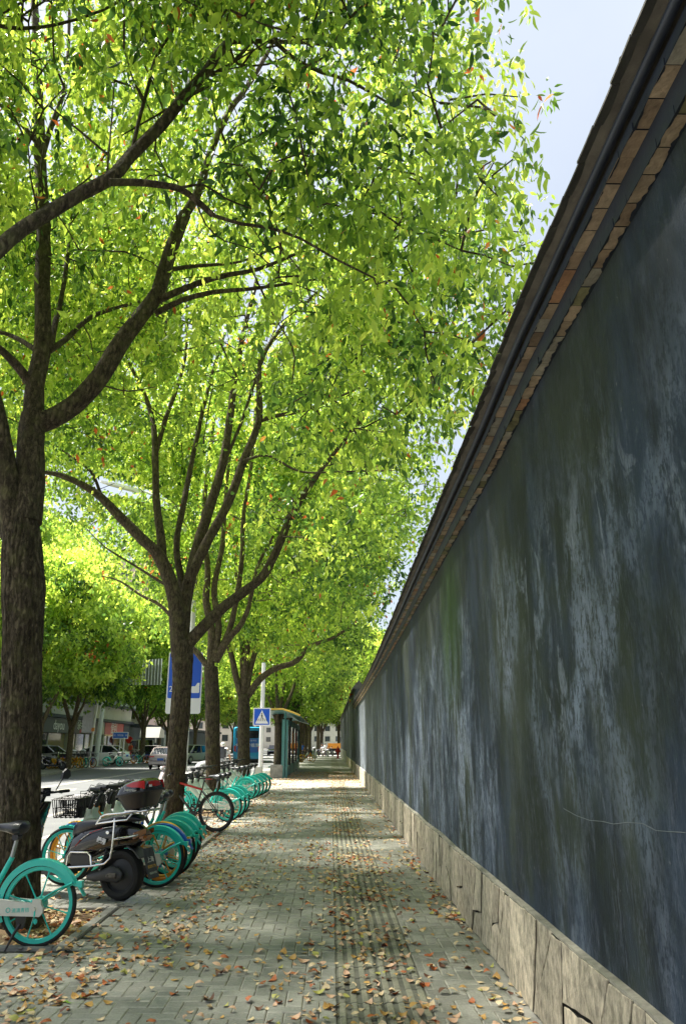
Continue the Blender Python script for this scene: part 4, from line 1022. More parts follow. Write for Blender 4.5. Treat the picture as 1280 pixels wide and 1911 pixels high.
def make_share_bike(rimm, fram, tubem, label, group, detail=True, script=True, rim2=None):
    RW = .312; hub = Vector((0, 0, RW)); fh = Vector((1.10, 0, RW))
    root = empty('shared_bicycle', (0, 0, 0), 0, label, 'bicycle', group)
    for nm, c, nsp in (('rear_wheel', hub, 8), ('front_wheel', fh, 8)):
        w = MB(); w.lathe([(.028, -.035), (.03, .035)], 12, 'Y', c); w.mi = 1; wl = w.obj(nm, [rimm, M['steel']], root)
        t = MB(); t.torus(RW-.017, .018, 44, 8, 'Y', c, 1.05); t.obj('tyre', M['tyre'], wl)
        t = MB(); t.lathe([(RW-.030, -.016), (RW-.058, -.014), (RW-.064, 0), (RW-.058, .014), (RW-.030, .016)], 44, 'Y', c, close=True); t.obj('rim', rim2 or rimm, wl)
        for i in range(nsp):
            a = 2*PI*i/nsp+.25; s = MB(); d = Vector((math.cos(a), 0, math.sin(a)))
            s.tube([c+d*.025, c+d*.06, c+d*.18, c+d*(RW-.075), c+d*(RW-.056)], [.014, .0075, .006, .0075, .016], 6, flat=.8); s.obj('spoke', rim2 or rimm, wl)
        t = MB(); a = .15; d = Vector((math.cos(a), 0, math.sin(a)))
        t.prism([(c.x+.205, RW-.06), (c.x+.222, RW-.075), (c.x+.232, RW-.0), (c.x+.228, RW+.07), (c.x+.212, RW+.05)], .016, 'XZ', -.028); t.obj('reflector', M['refl'], wl)
    # rear fender with tail flap and stay
    f = wheel_arc(RW-.024, RW+.028, .033, R(28), R(205), 30, hub); f.mb = None
    f.mb = f
    # angles measured from +x (forwards); tail is at the rear, so mirror
    f.v = [(-x, y, z) for x, y, z in f.v]
    for i, (x, y, z) in enumerate(f.v): pass
    fo = f.obj('rear_fender', fram, root)
    k = MB(); a = R(152); p = Vector((math.cos(a)*(RW+.012), 0, RW+math.sin(a)*(RW+.012)))
    k.loft([[p+Vector((dx, dy, dz)) for dy, dz in ((-.022, -.012), (.022, -.012), (.022, .016), (-.022, .016))] for dx in (.01,)]+[[p+Vector((-.062, dy, dz+.004)) for dy, dz in ((-.026, -.030), (.026, -.030), (.026, .018), (-.026, .018))]])
    k.loft([[p+Vector((dx, dy, dz)) for dy, dz in ((-.02, -.01), (.02, -.01), (.02, .01), (-.02, .01))] for dx in (-.02,)]+[[p+Vector((-.085, dy, -.085+dz)) for dy, dz in ((-.03, -.005), (.03, -.005), (.03, .004), (-.03, .004))]])
    k.obj('tail_flap', fram, root)
    for s in (-1, 1):
        k = MB(); k.tube([Vector((-.01, s*.052, RW+.02)), Vector((-.13, s*.047, RW+.10)), Vector((-.275, s*.035, RW+.165))], [.026, .019, .024], 8, flat=.45); k.obj('fender_stay', fram, root)
    ff = wheel_arc(RW-.010, RW+.018, .028, R(70), R(175), 18, fh); ff.obj('front_fender', fram, root)
    # frame
    bb = Vector((.43, 0, .30)); head0 = Vector((.90, 0, .62)); head1 = Vector((.86, 0, .80)); st = Vector((.26, 0, .66))
    fr = MB()
    fr.tube([hub+Vector((0, .052, 0)), hub+Vector((.1, .055, .01)), bb+Vector((-.03, .035, 0))], .013, 7); fr.tube([hub+Vector((0, -.052, 0)), hub+Vector((.1, -.055, .01)), bb+Vector((-.03, -.035, 0))], .013, 7)
    fr.tube([bb, st], .021, 10); fr.lathe([(.0, -.045), (.04, -.045), (.04, .045), (0, .045)], 12, 'Y', bb)
    fr.lathe([(.02, -.07), (.055, -.06), (.055, .06), (.02, .07)], 14, 'Y', hub)
    fr.obj('frame', fram, root)
    dt = MB(); secs = []
    for t, w_, h_ in ((0, .030, .04), (.3, .034, .046), (.7, .038, .055), (1, .04, .075)):
        c = Vector((bb.x+.02, 0, bb.z+.02)).lerp(Vector((.885, 0, .71)), t); n = Vector((-.62, 0, .78))
        secs.append([c+Vector((0, math.cos(a)*w_, 0))+n*math.sin(a)*h_ for a in [2*PI*i/10 for i in range(10)]])
    dt.loft(secs); dt.tube([Vector((.905, 0, .60)), Vector((.865, 0, .82))], [.045, .036], 10); dt.obj('down_tube', tubem, root)
    fk = MB()
    for s in (-1, 1): fk.tube([fh+Vector((0, s*.05, 0)), fh+Vector((-.06, s*.05, .15)), fh+Vector((-.14, s*.045, .31)), Vector((.912, 0, .66))], [.013, .014, .017, .02], 8, flat=1.3)
    fk.obj('fork', fram, root)
    cg = MB(); cg.prism([(-.075, RW-.045), (-.05, RW-.075), (.03, RW-.072), (.38, RW-.068), (.48, RW-.05), (.50, RW), (.46, RW+.045), (.38, RW+.058), (.02, RW+.022), (.015, RW+.05), (-.05, RW+.05), (-.055, RW+.01), (-.075, RW-.01)][::-1], .03, 'XZ', .058)
    cg.tube([(0, .088, RW-.02), (0, .098, RW-.02)], .017, 10)
    cgo = cg.obj('chain_guard', M['whitep'], root)
    cg2 = MB(); cg2.prism([(.0, RW-.02), (.40, RW-.045), (.5, RW), (.42, RW+.05), (.02, RW+.02)], .015, 'XZ', -.075); cg2.obj('chain_guard', M['whitep'], root)
    lk = MB(); lk.bbox((-.012, .083, RW-.045), (.02, .014, .06), .004); lk.bbox((-.02, .075, RW-.11), (.03, .02, .04), .008); lk.obj('axle_lock', fram, root)
    if script:
        text_obj('lettering', '滴滴青桔', .036, fram, cgo, (.105, .0892, RW-.030), (PI/2, R(-3), PI), .0006)
        l_ = MB(); l_.torus(.016, .0028, 20, 5, 'Y', (.205, .0895, RW-.028)); l_.obj('emblem', fram, cgo)
    ks = MB(); ks.prism([(.06, RW-.07), (.14, RW-.07), (.14, RW-.10), (.12, RW-.16), (.075, RW-.165), (.06, RW-.12)], .02, 'XZ', .062); ks.tube([(.10, .075, RW-.13), (.13, .10, .12), (.165, .155, .008)], [.016, .012, .007], 7); ks.obj('kickstand', M['black'], root)
    sp = MB(); sp.tube([st+Vector((.01, 0, -.04)), Vector((.235, 0, .82))], .016, 9); sp.obj('seat_post', M['steel'], root)
    sb = MB(); secs = []
    for x, w_, z0, z1 in ((.10, .045, .845, .875), (.125, .095, .82, .895), (.18, .105, .81, .895), (.25, .065, .825, .885), (.32, .035, .835, .88), (.385, .022, .84, .868)):
        c = [Vector((x+.06, w_*1.1*math.cos(a), .03+(z0+z1)/2+(z1-z0)*.68*math.sin(a))) for a in [2*PI*i/12 for i in range(12)]]; secs.append(c)
    sb.loft(secs); sb.tube([(.24, -.04, .815), (.24, .04, .815)], .028, 8); sb.obj('seat', M['seat'], root)
    sm = MB(); sm.tube([(.868, 0, .80), (.835, 0, .93), (.80, 0, 1.0)], [.022, .018, .02], 9); sm.bbox((.80, 0, 1.01), (.07, .09, .05), .015); sm.obj('stem', M['black'], root)
    hb = MB(); hb.tube([(.78, -.02, 1.0), (.80, -.12, 1.03), (.77, -.22, 1.05), (.68, -.265, 1.06)], .011, 8); hb.tube([(.78, .02, 1.0), (.80, .12, 1.03), (.77, .22, 1.05), (.68, .265, 1.06)], .011, 8)
    ho = hb.obj('handlebar', M['dark'], root)
    for s in (-1, 1):
        g = MB(); g.tube([(.765, s*.225, 1.05), (.75, s*.235, 1.053), (.62, s*.285, 1.062)], [.024, .019, .019], 9); g.obj('grip', M['black'], ho)
        g = MB(); g.tube([(.79, s*.17, 1.035), (.80, s*.21, 1.02), (.72, s*.275, 1.0), (.66, s*.29, .995)], .006, 5); g.obj('brake_lever', M['dark'], ho)
    cb = MB(); cb.tube([(.79, .16, 1.03), (.93, .14, 1.02), (.97, .03, .90), (.92, .02, .80)], .004, 5); cb.tube([(.79, -.16, 1.03), (.92, -.10, 1.08), (.96, -.03, .95), (.93, -.02, .80)], .004, 5); cb.obj('brake_cable', M['black'], root)
    # wire basket
    bk = MB(); x0, x1, y_, z0, z1 = .98, 1.26, .16, .73, .93
    def bar(a, b, r_=.006): bk.tube([a, b], r_, 4)
    for z, g in ((z1, 0), ((z0+z1)/2, .015), (z0+.01, .03)):
        xs = (x0, x1-g); yy = y_-g
        r_ = .009 if z == z1 else .006
        bar((xs[0], -yy, z), (xs[1], -yy, z), r_); bar((xs[0], yy, z), (xs[1], yy, z), r_); bar((xs[0], -yy, z), (xs[0], yy, z), r_); bar((xs[1], -yy, z), (xs[1], yy, z), r_)
    for i in range(6):
        x = x0+(x1-x0)*i/5
        for s in (-1, 1): bar((x, s*y_, z1), (min(x, x1-.03), s*(y_-.03), z0))
        bar((min(x, x1-.03), -y_+.03, z0), (min(x, x1-.03), y_-.03, z0))
    for i in range(7):
        yv = -y_+2*y_*i/6; 
        for x in (x0, x1): bar((x, yv, z1), (x-(.03 if x == x1 else 0), yv*.82, z0))
    bk.obj('basket', M['basket'], root)
    bp = MB(); bp.box((.965, -.09, .74), (.978, .09, .93)); bp.bbox((.955, 0, .78), (.04, .1, .12), .01); bp.obj('basket_plate', M['black'], root)
    for s in (-1, 1):
        p_ = MB(); p_.tube([bb+Vector((0, s*.07, 0)), bb+Vector((s*.11, s*.09, -s*.10))], .009, 6); p_.bbox(tuple(bb+Vector((s*.11, s*.13, -s*.10))), (.09, .08, .02), .005); p_.obj('pedal', M['black'], root)
    return root
TG = 'teal shared bicycles parked in rows along the pavement'
bikeT = make_share_bike(M['teal'], M['teal'], M['pale'], 'nearest teal shared bicycle, only its rear wheel and black seat in view', TG)
bikeB = make_share_bike(M['blue'], M['blue'], M['pale'], 'blue shared bicycle with orange rim squeezed in behind the first teal one beside the scooter', 'blue and yellow shared bicycles among the teal ones', script=False, rim2=M['orange'])
bikeY = make_share_bike(M['yellow'], M['yellow'], M['orange'], 'yellow shared bicycle among the handlebars left of the scooter top box', 'blue and yellow shared bicycles among the teal ones', script=False)
def bike_at(o, px, py, a, label, group=TG, first=False, z=0.):
    p = G(px, py); loc = (p.x, p.y+.02, z)
    rz = PI-R(a)
    if first: o.location = loc; o.rotation_euler = (0, 0, rz); o['label'] = label; return o
    return dup(o, loc, rz, label, group)
bike_at(bikeT, 62, 1770, 3, bikeT['label'], first=True)
bike_at(bikeT, 290, 1657, 8, 'teal shared bicycle right behind the black scooter, frontmost of its row')
bike_at(bikeB, 298, 1650, 9, bikeB['label'], first=True)
bike_at(bikeY, 297, 1644, 10, bikeY['label'], first=True)
bike_at(bikeT, 316, 1637, 10, 'second teal bicycle of the row behind the black scooter')
bike_at(bikeT, 327, 1624, 12, 'third teal bicycle of the row behind the black scooter')
bike_at(bikeT, 334, 1612, 12, 'last teal bicycle of the row behind the scooter, nearest the second tree trunk')
for (x, y, lb) in ((424, 1534, 'front teal bicycle of the group behind the black mountain bicycle'), (433, 1529, 'middle teal bicycle of the group behind the mountain bicycle'), (441, 1523, 'hindmost teal bicycle of the group behind the mountain bicycle, right of the third trunk')):
    bike_at(bikeT, x, y, 12, lb)
for (x, y, lb) in ((457, 1496, 'first teal bicycle of the five before the crossing sign'), (466, 1492, 'second teal bicycle of the five before the crossing sign'), (474, 1488.5, 'middle teal bicycle of the five before the crossing sign'), (481, 1485.5, 'fourth teal bicycle of the five before the crossing sign'), (488, 1482, 'last teal bicycle of the row, beside the crossing sign pole')):
    bike_at(bikeT, x, y, 8, lb)
# black mountain bicycle
def make_mtb():
    root = empty('mountain_bicycle', (0, 0, 0), 0, 'black and red mountain bicycle with wire-spoked wheels beside the second tree', 'bicycle')
    RW = .352; hub = Vector((0, 0, RW)); fh = Vector((1.09, 0, RW))
    for nm, c in (('rear_wheel', hub), ('front_wheel', fh)):
        w = MB(); w.lathe([(.02, -.05), (.026, -.03), (.018, 0), (.026, .03), (.02, .05)], 12, 'Y', c); wl = w.obj(nm, M['dark'], root)
        t = MB(); t.torus(RW-.025, .026, 48, 8, 'Y', c); t.obj('tyre', M['tyre'], wl)
        t = MB(); t.lathe([(RW-.045, -.012), (RW-.07, -.010), (RW-.07, .010), (RW-.045, .012)], 48, 'Y', c, close=True); t.obj('rim', M['black'], wl)
        for i in range(28):
            a = 2*PI*i/28; s = (-1)**i; d = Vector((math.cos(a), 0, math.sin(a))); q = MB(); q.tube([c+Vector((math.cos(a+.5*s)*.02, s*.03, math.sin(a+.5*s)*.02)), c+d*(RW-.06)], .0016, 4); q.obj('spoke', M['steel'], wl)
    q = MB(); q.lathe([(RW-.11, -.03), (RW-.09, -.03), (RW-.09, .0), (RW-.11, .0)], 1, 'Y', hub) if False else None
    bb = Vector((.43, 0, .30)); st = Vector((.29, 0, .76)); h1 = Vector((.86, 0, .90)); h0 = Vector((.90, 0, .78))
    f = MB(); f.tube([bb, st], .017, 9); f.tube([bb, h0], .023, 9)
    for s in (-1, 1): f.tube([hub+Vector((0, s*.06, 0)), bb+Vector((0, s*.03, 0))], .010, 7); f.tube([hub+Vector((0, s*.06, 0)), st+Vector((0, s*.015, -.06))], .009, 7)
    f.tube([h0, h1], .022, 9); f.obj('frame', M['gloss'], root)
    tt = MB(); tt.tube([st+Vector((0, 0, -.03)), h1+Vector((-.01, 0, -.03))], .02, 9); tt.obj('top_tube', M['redpaint'], root)
    fk = MB()
    for s in (-1, 1): fk.tube([fh+Vector((0, s*.055, 0)), fh+Vector((-.09, s*.055, .25)), h0+Vector((.01, s*.04, -.05)), h0], [.014, .015, .018, .018], 8)
    fk.obj('fork', M['black'], root)
    sp = MB(); sp.tube([st, Vector((.26, 0, .90))], .013, 8); sp.obj('seat_post', M['dark'], root)
    sb = MB(); sb.mi = 0; secs = []
    for x, w_, z0, z1 in ((.10, .05, .925, .945), (.14, .075, .91, .96), (.2, .07, .905, .955), (.29, .03, .915, .945), (.38, .018, .915, .935)): secs.append([Vector((x, w_*math.cos(a), (z0+z1)/2+(z1-z0)/2*math.sin(a))) for a in [2*PI*i/12 for i in range(12)]])
    sb.loft(secs); so_ = sb.obj('seat', M['seat'], root); r_ = MB(); r_.loft([[Vector((x, s_*w_, z)) for s_, z in ((-1, .912), (1, .912), (1, .93), (-1, .93))] for x, w_ in ((.115, .078), (.21, .072))]); r_.obj('seat_trim', M['redpaint'], so_)
    hb = MB(); hb.tube([(.84, 0, .93), (.83, 0, 1.0), (.86, 0, 1.01)], .014, 8); hb.tube([(.80, -.32, 1.02), (.86, -.1, 1.01), (.86, .1, 1.01), (.80, .32, 1.02)], .012, 8); ho = hb.obj('handlebar', M['black'], root)
    for s in (-1, 1):
        g = MB(); g.tube([(.82, s*.22, 1.02), (.80, s*.34, 1.02)], .017, 8); g.obj('grip', M['black'], ho); g = MB(); g.tube([(.84, s*.2, 1.015), (.88, s*.24, 1.0), (.87, s*.31, .98)], .006, 5); g.obj('brake_lever', M['steel'], ho)
    rk = MB(); 
    for s in (-1, 1): rk.tube([(.24, s*.04, .74), (-.02, s*.05, .75), (-.14, s*.05, .745)], .006, 5); rk.tube([(0, s*.065, .36), (-.01, s*.05, .75)], .005, 5)
    rk.tube([(-.14, -.05, .745), (-.14, .05, .745)], .006, 5); rk.tube([(.05, -.05, .75), (.05, .05, .75)], .006, 5); rk.obj('rear_rack', M['black'], root)
    ch = MB(); ch.torus(.085, .008, 24, 5, 'Y', bb+Vector((0, .045, 0))); ch.tube([bb+Vector((0, .045, .085)), hub+Vector((0, .05, .045))], .005, 4); ch.tube([bb+Vector((0, .045, -.085)), hub+Vector((.03, .05, -.09)), hub+Vector((0, .05, -.04))], .005, 4); ch.torus(.045, .006, 16, 5, 'Y', hub+Vector((0, .05, 0))); ch.lathe([(.0, .04), (.065, .04), (.065, .05), (0, .05)], 16, 'Y', bb); ch.obj('chain_set', M['dark'], root)
    for s in (-1, 1):
        p_ = MB(); p_.tube([bb+Vector((0, s*.07, 0)), bb+Vector((-s*.05, s*.09, -s*.16))], .010, 6); p_.bbox(tuple(bb+Vector((-s*.05, s*.14, -s*.16))), (.1, .08, .02), .005); p_.obj('pedal', M['black'], root)
    k = MB(); k.tube([(.12, .06, .33), (.16, .10, .15), (.18, .17, .01)], .008, 6); k.obj('kickstand', M['dark'], root)
    return root
mtb = make_mtb(); p = G(402, 1553); mtb.location = (p.x, p.y, 0); mtb.rotation_euler = (0, 0, PI-R(12))

# ================================================================ SCOOTERS
def make_scooter(paint, boxm, label, box=True, plate=True, script=True, group=None, name='electric_scooter'):
    root = empty(name, (0, 0, 0), 0, label, 'scooter', group)
    RW = .245; hub = Vector((0, 0, RW)); fh = Vector((1.30, 0, RW-.01))
    for nm, c, w_ in (('rear_wheel', hub, .075), ('front_wheel', fh, .055)):
        w = MB(); w.lathe([(.0, -.05), (.10, -.045), (.15, -.03), (.165, -w_*.6), (.17, 0), (.165, w_*.6), (.15, .03), (.10, .045), (0, .05)], 32, 'Y', c); wl = w.obj(nm, M['gswing'], root)
        t = MB(); n = 64; prof = [(.165, -w_*.75), (.2, -w_*1.0), (.232, -w_*.85), (.245, -w_*.4), (.247, 0), (.245, w_*.4), (.232, w_*.85), (.2, w_), (.165, w_*.75)]
        t.lathe(prof, n, 'Y', c); 
        m_ = len(prof)
        for j in range(0, n, 2):       # tread lugs
            for i in (2, 3, 5, 6): v = Vector(t.v[j*m_+i])-c; v = Vector((v.x, v.y, v.z)); l_ = math.hypot(v.x, v.z); t.v[j*m_+i] = (c.x+v.x*(1-.005/l_), c.y+v.y, c.z+v.z*(1-.005/l_))
        t.obj('tyre', M['tyre'], wl)
    # swing arm with motor cover on the near side (+y after turning)
    sw = MB(); secs = []
    for x, z, w_, h_, y in ((-.07, RW, .02, .03, .10), (-.02, RW+.01, .034, .075, .10), (.07, RW+.015, .036, .08, .105), (.16, RW+.0, .03, .058, .105), (.27, RW-.02, .028, .05, .10), (.36, RW-.03, .022, .03, .09)):
        secs.append([Vector((x, y+math.cos(a)*w_, z+math.sin(a)*h_)) for a in [2*PI*i/12 for i in range(12)]])
    sw.loft(secs); so_ = sw.obj('motor_cover', M['gswing'], root, True, 60)
    k = MB(); k.bbox((.03, .142, RW+.005), (.10, .012, .05), .006); k.bbox((.09, .143, RW+.0), (.03, .014, .03), .006); k.obj('cover_inset', M['gloss'], so_)
    # body
    body = MB(); secs = []
    for x, zb, zt, w_ in ((-.28, .60, .68, .05), (-.18, .52, .735, .09), (-.02, .50, .76, .12), (.15, .45, .74, .14), (.32, .36, .71, .155), (.45, .30, .66, .15), (.52, .28, .50, .13)):
        zm = (zb+zt)/2; hh = (zt-zb)/2; secs.append([Vector((x, w_*math.copysign(abs(math.cos(a))**.7, math.cos(a)), zm+hh*math.copysign(abs(math.sin(a))**.7, math.sin(a)))) for a in [2*PI*i/16 for i in range(16)]])
    body.loft(secs); bo = body.obj('body', paint, root, True, 50)
    fl = MB(); fl.bbox((.72, 0, .27), (.52, .30, .07), .025); fl.bbox((.74, 0, .24), (.5, .24, .06), .02); fl.obj('footboard', M['black'], root)
    ls = MB(); secs = []
    for z, x, w_, d in ((.27, .98, .15, .03), (.45, 1.00, .19, .035), (.65, .99, .20, .04), (.82, .93, .16, .045), (.93, .89, .09, .05)): secs.append([Vector((x+d*math.sin(a)*1.4, w_*math.cos(a), z)) for a in [2*PI*i/14 for i in range(14)]])
    ls.loft(secs); ls.obj('leg_shield', paint, root, True, 60)
    fd = wheel_arc(.262, .285, .06, R(35), R(165), 16, fh); fd.obj('front_fender', paint, root)
    fk = MB()
    for s in (-1, 1): fk.tube([fh+Vector((0, s*.075, 0)), fh+Vector((-.12, s*.075, .30)), (1.02, s*.06, .62)], .018, 8)
    fk.obj('fork', M['steel'], root)
    # seat: long two-step dark vinyl
    se = MB(); secs = []
    for x, zb, zt, w_ in ((-.22, .775, .80, .07), (-.14, .76, .835, .105), (0, .75, .84, .12), (.08, .74, .825, .125), (.15, .71, .80, .13), (.26, .67, .785, .14), (.38, .62, .775, .135), (.47, .58, .74, .11), (.50, .57, .69, .07)):
        zm = (zb+zt)/2; hh = (zt-zb)/2; secs.append([Vector((x, w_*math.copysign(abs(math.cos(a))**.75, math.cos(a)), zm+hh*math.copysign(abs(math.sin(a))**.75, math.sin(a)))) for a in [2*PI*i/18 for i in range(18)]])
    se.loft(secs); seo = se.obj('seat', M['seat'], root, True, 60)
    # trim line, lettering
    tr = MB(); ln = [(.42, .143, .50), (.36, .156, .58), (.28, .157, .645), (.16, .146, .70), (.02, .128, .728)]
    for i in range(4):
        a, b = Vector(ln[i]), Vector(ln[i+1]); tr.mi = (0, 1, 0, 1)[i] if True else 0; tr.tube([a, b], [.010-.002*i, .008-.0015*i], 5, flat=.5)
    tr.obj('trim_stripe', [M['red'], M['white']], root)
    if script:
        text_obj('lettering', '绿源', .062, M['signwhite'], bo, (.155, .158, .575), (PI/2, R(14), PI), .004, sx=.9, bold=.002)
        text_obj('lettering', 'seat', .001, M['signwhite'], bo, (.1, .1, .5), (0, 0, 0)) if False else None
    cv = MB(); cv.bbox((.34, .150, .385), (.22, .03, .12), .025); cv.obj('battery_cover', M['black'], root)
    cr = MB(); cr.tube([(.47, .172, .33), (.465, .172, .42), (.44, .172, .455), (.27, .172, .462), (.24, .172, .43), (.225, .172, .345)], .008, 7); cr.obj('cover_trim', M['chrome'], root)
    for s in (1, -1):
        c_ = MB()
        c_.tube([(.50, s*.18, .305), (.22, s*.185, .335), (.09, s*.185, .365), (.035, s*.185, .42), (.02, s*.185, .52), (.02, s*.18, .74), (.03, s*.17, .80)], .0115, 9)
        c_.tube([(.215, s*.165, .735), (.165, s*.175, .815), (.12, s*.175, .835), (-.20, s*.15, .865), (-.32, s*.12, .885)], .0105, 9)
        c_.tube([(.20, s*.168, .745), (.02, s*.178, .775), (-.12, s*.17, .79), (-.17, s*.16, .85)], .0095, 9)
        c_.tube([(.02, s*.18, .60), (-.14, s*.17, .625), (-.21, s*.14, .64), (-.22, s*.08, .64)], .011, 9)
        c_.obj('crash_bar', M['chrome'], root)
        k = MB(); k.lathe([(0, 0), (.016, 0), (.016, .012), (0, .014)], 12, 'Y', (.10, .15 if s > 0 else -.162, .66)); k.obj('bolt_cap', M['chrome'], root)
        sh = MB(); pts = []
        for i in range(60): a = i*.75; t = i/59; pts.append((.17-.05*t+.026*math.cos(a), s*.10+.026*math.sin(a), .30+.19*t))
        sh.tube(pts, .005, 5); sh.tube([(.17, s*.10, .28), (.12, s*.10, .52)], .012, 8); sh.obj('shock_absorber', M['dark'], root)
    rk = MB(); rk.tube([(-.32, -.12, .885), (-.34, 0, .89), (-.32, .12, .885)], .0105, 8); rk.bbox((-.16, 0, .872), (.26, .2, .014), .005); rk.obj('rear_rack', M['chrome'], root)
    # rear mudguard, lamp, plate with flap
    mg = MB(); secs = []
    for a, w_ in ((R(78), .05), (R(100), .075), (R(125), .085), (R(145), .085)):
        d = Vector((math.cos(a), 0, math.sin(a))); secs.append([hub+d*.29+Vector((0, y, 0)) for y in (-w_, w_)]+[hub+d*.302+Vector((0, y, 0)) for y in (w_, -w_)])
    mg.loft(secs); mg.obj('rear_mudguard', M['gswing'], root)
    tl = MB(); tl.bbox((-.25, 0, .62), (.10, .16, .08), .025); tl.obj('tail_light', M['brown'], root)
    for s in (1, -1): k = MB(); k.loft([[Vector((-.16, s*.10, z)) for z in (.60, .66)]+[Vector((-.18, s*.11, z)) for z in (.66, .60)], [Vector((-.28, s*.08, z)) for z in (.66, .70)]+[Vector((-.30, s*.075, z)) for z in (.70, .66)]]); k.obj('indicator', M['brown'], root)
    if plate:
        T = Matrix.Translation((-.285, 0, .50)) @ Matrix.Rotation(R(20), 4, 'Y')
        pl = MB(); pl.bbox((0, 0, -.14), (.012, .19, .30), .004, T); po = pl.obj('plate_flap', mat('dusty_black_rubber', (.05, .055, .06), .6, var=.4, scale=18), root)
        for i, (tx, sz, m_) in enumerate((('上海', .06, M['refl']), ('8205179', .042, M['yellow']), ('电动车专用', .026, M['pale']))):
            q = T @ Vector((-.0068, 0, -.11-.065*i)); o = text_obj('lettering', tx, sz, m_, po, q, (0, 0, 0), .0006)
            o.matrix_local = Matrix.Translation(q) @ Matrix.Rotation(R(20), 4, 'Y') @ Matrix.Rotation(-PI/2, 4, 'Z') @ Matrix.Rotation(PI/2, 4, 'X')
    # handlebar
    hs = MB(); hs.tube([(.93, 0, .88), (.89, 0, 1.0)], [.03, .028], 9); hs.bbox((.885, 0, 1.03), (.12, .20, .09), .035); ho = hs.obj('handlebar_cowl', paint, root)
    hb = MB(); hb.tube([(.86, -.32, 1.03), (.88, -.15, 1.02), (.88, .15, 1.02), (.86, .32, 1.03)], .013, 8); hbo = hb.obj('handlebar', M['dark'], root)
    for s in (-1, 1):
        g = MB(); g.tube([(.87, s*.23, 1.025), (.845, s*.35, 1.03)], .019, 9); g.obj('grip', M['black'], hbo)
        g = MB(); g.tube([(.88, s*.17, 1.03), (.93, s*.24, 1.02), (.91, s*.34, 1.0)], .006, 5); g.obj('brake_lever', M['steel'], hbo)
        m_ = MB(); m_.tube([(.88, s*.18, 1.04), (.86, s*.24, 1.16), (.85, s*.27, 1.19)], .006, 6)
        m_.prism([(.19, 1.165), (.21, 1.235), (.27, 1.275), (.33, 1.25), (.345, 1.19), (.30, 1.16)], .022, 'YZ', .835); m_.v = [(x, s*y, z) if i >= 0 else (x, y, z) for i, (x, y, z) in enumerate(m_.v)]
        if s < 0: m_.v = [(x, (y if i >= 18 else y), z) for i, (x, y, z) in enumerate(m_.v)]
        mm = MB(); mm.tube([(.88, s*.18, 1.04), (.86, s*.24, 1.16), (.85, s*.27, 1.19)], .006, 6); mm.prism([(s*y, z) for y, z in [(.20, 1.165), (.215, 1.235), (.27, 1.275), (.33, 1.25), (.345, 1.19), (.30, 1.16)]], .022, 'YZ', .835); mm.obj('mirror', M['black'], root)
    hl = MB(); hl.ball((.955, 0, 1.02), .055, 12, 8, (.7, 1.2, .8)); hl.obj('headlight', M['refl'], root)
    if box:
        bx = MB(); secs = []
        def ring(x0, x1, w_, z, rr=.06):
            pts = []
            for cx, cy, a0 in ((x1-rr, w_-rr, 0), (x0+rr, w_-rr, 90), (x0+rr, -w_+rr, 180), (x1-rr, -w_+rr, 270)):
                for a in (0, 30, 60, 90): q = R(a0+a); pts.append(Vector((cx+rr*math.cos(q), cy+rr*math.sin(q), z)))
            return pts
        T = Matrix.Translation((-.17, 0, .895)) @ Matrix.Rotation(R(11), 4, 'Y')
        lo = [ring(-.13, .12, .14, 0), ring(-.155, .145, .165, .06), ring(-.185, .17, .19, .135), ring(-.19, .175, .195, .15)]
        bx.loft([[T @ v for v in r_] for r_ in lo]); b_ = bx.obj('top_box', boxm if box == 'all' else M['black'], root, True, 50)
        ri = MB(); ri.loft([[T @ v for v in r_] for r_ in (ring(-.205, .19, .208, .148), ring(-.205, .19, .208, .166))]); ri.obj('box_rim', M['black'], b_)
        ld = MB(); ld.loft([[T @ v for v in r_] for r_ in (ring(-.195, .18, .20, .166), ring(-.19, .155, .19, .215), ring(-.175, .10, .165, .26), ring(-.15, .04, .12, .283), ring(-.12, 0, .06, .288))]); ld.obj('box_lid', boxm, b_, True, 60)
        if box is True:
            rd = MB()
            rd.loft([[T @ Vector(v) for v in r_] for r_ in ([(-.199, .10, .20), (-.16, .196, .195), (-.155, .188, .235), (-.190, .09, .245)], [(-.201, 0, .19), (-.19, 0, .19), (-.18, 0, .25), (-.196, 0, .25)])])
            rd.loft([[T @ Vector(v) for v in r_] for r_ in ([(-.199, -.10, .20), (-.16, -.196, .195), (-.155, -.188, .235), (-.190, -.09, .245)], [(-.201, 0, .19), (-.19, 0, .19), (-.18, 0, .25), (-.196, 0, .25)])])
            for s in (-1, 1):
                pts = [(-.185, s*.190, .212, .042), (-.12, s*.192, .228, .034), (-.04, s*.188, .236, .026), (.04, s*.182, .230, .018), (.11, s*.174, .208, .006)]
                rd.loft([[T @ Vector((x, y*.97, z-h_)), T @ Vector((x, y*1.02, z-h_*.9)), T @ Vector((x, y*.955, z+h_)), T @ Vector((x, y*.90, z+h_))] for x, y, z, h_ in pts])
            rd.obj('box_reflector', M['red'], b_)
            stk = MB(); stk.box((-.2105, .085, .187), (-.2, .125, .21), T); stk.obj('sticker', M['signwhite'], b_)
            text_obj('lettering', 'ʃuperior', .045, M['refl'], b_, T @ Vector((-.02, .2015, .192)), (PI/2, R(5), PI), .001, bold=0)
    return root
sc1 = make_scooter(M['gloss'], M['gloss'], 'black electric scooter with red-trimmed black top box and chrome crash bars')
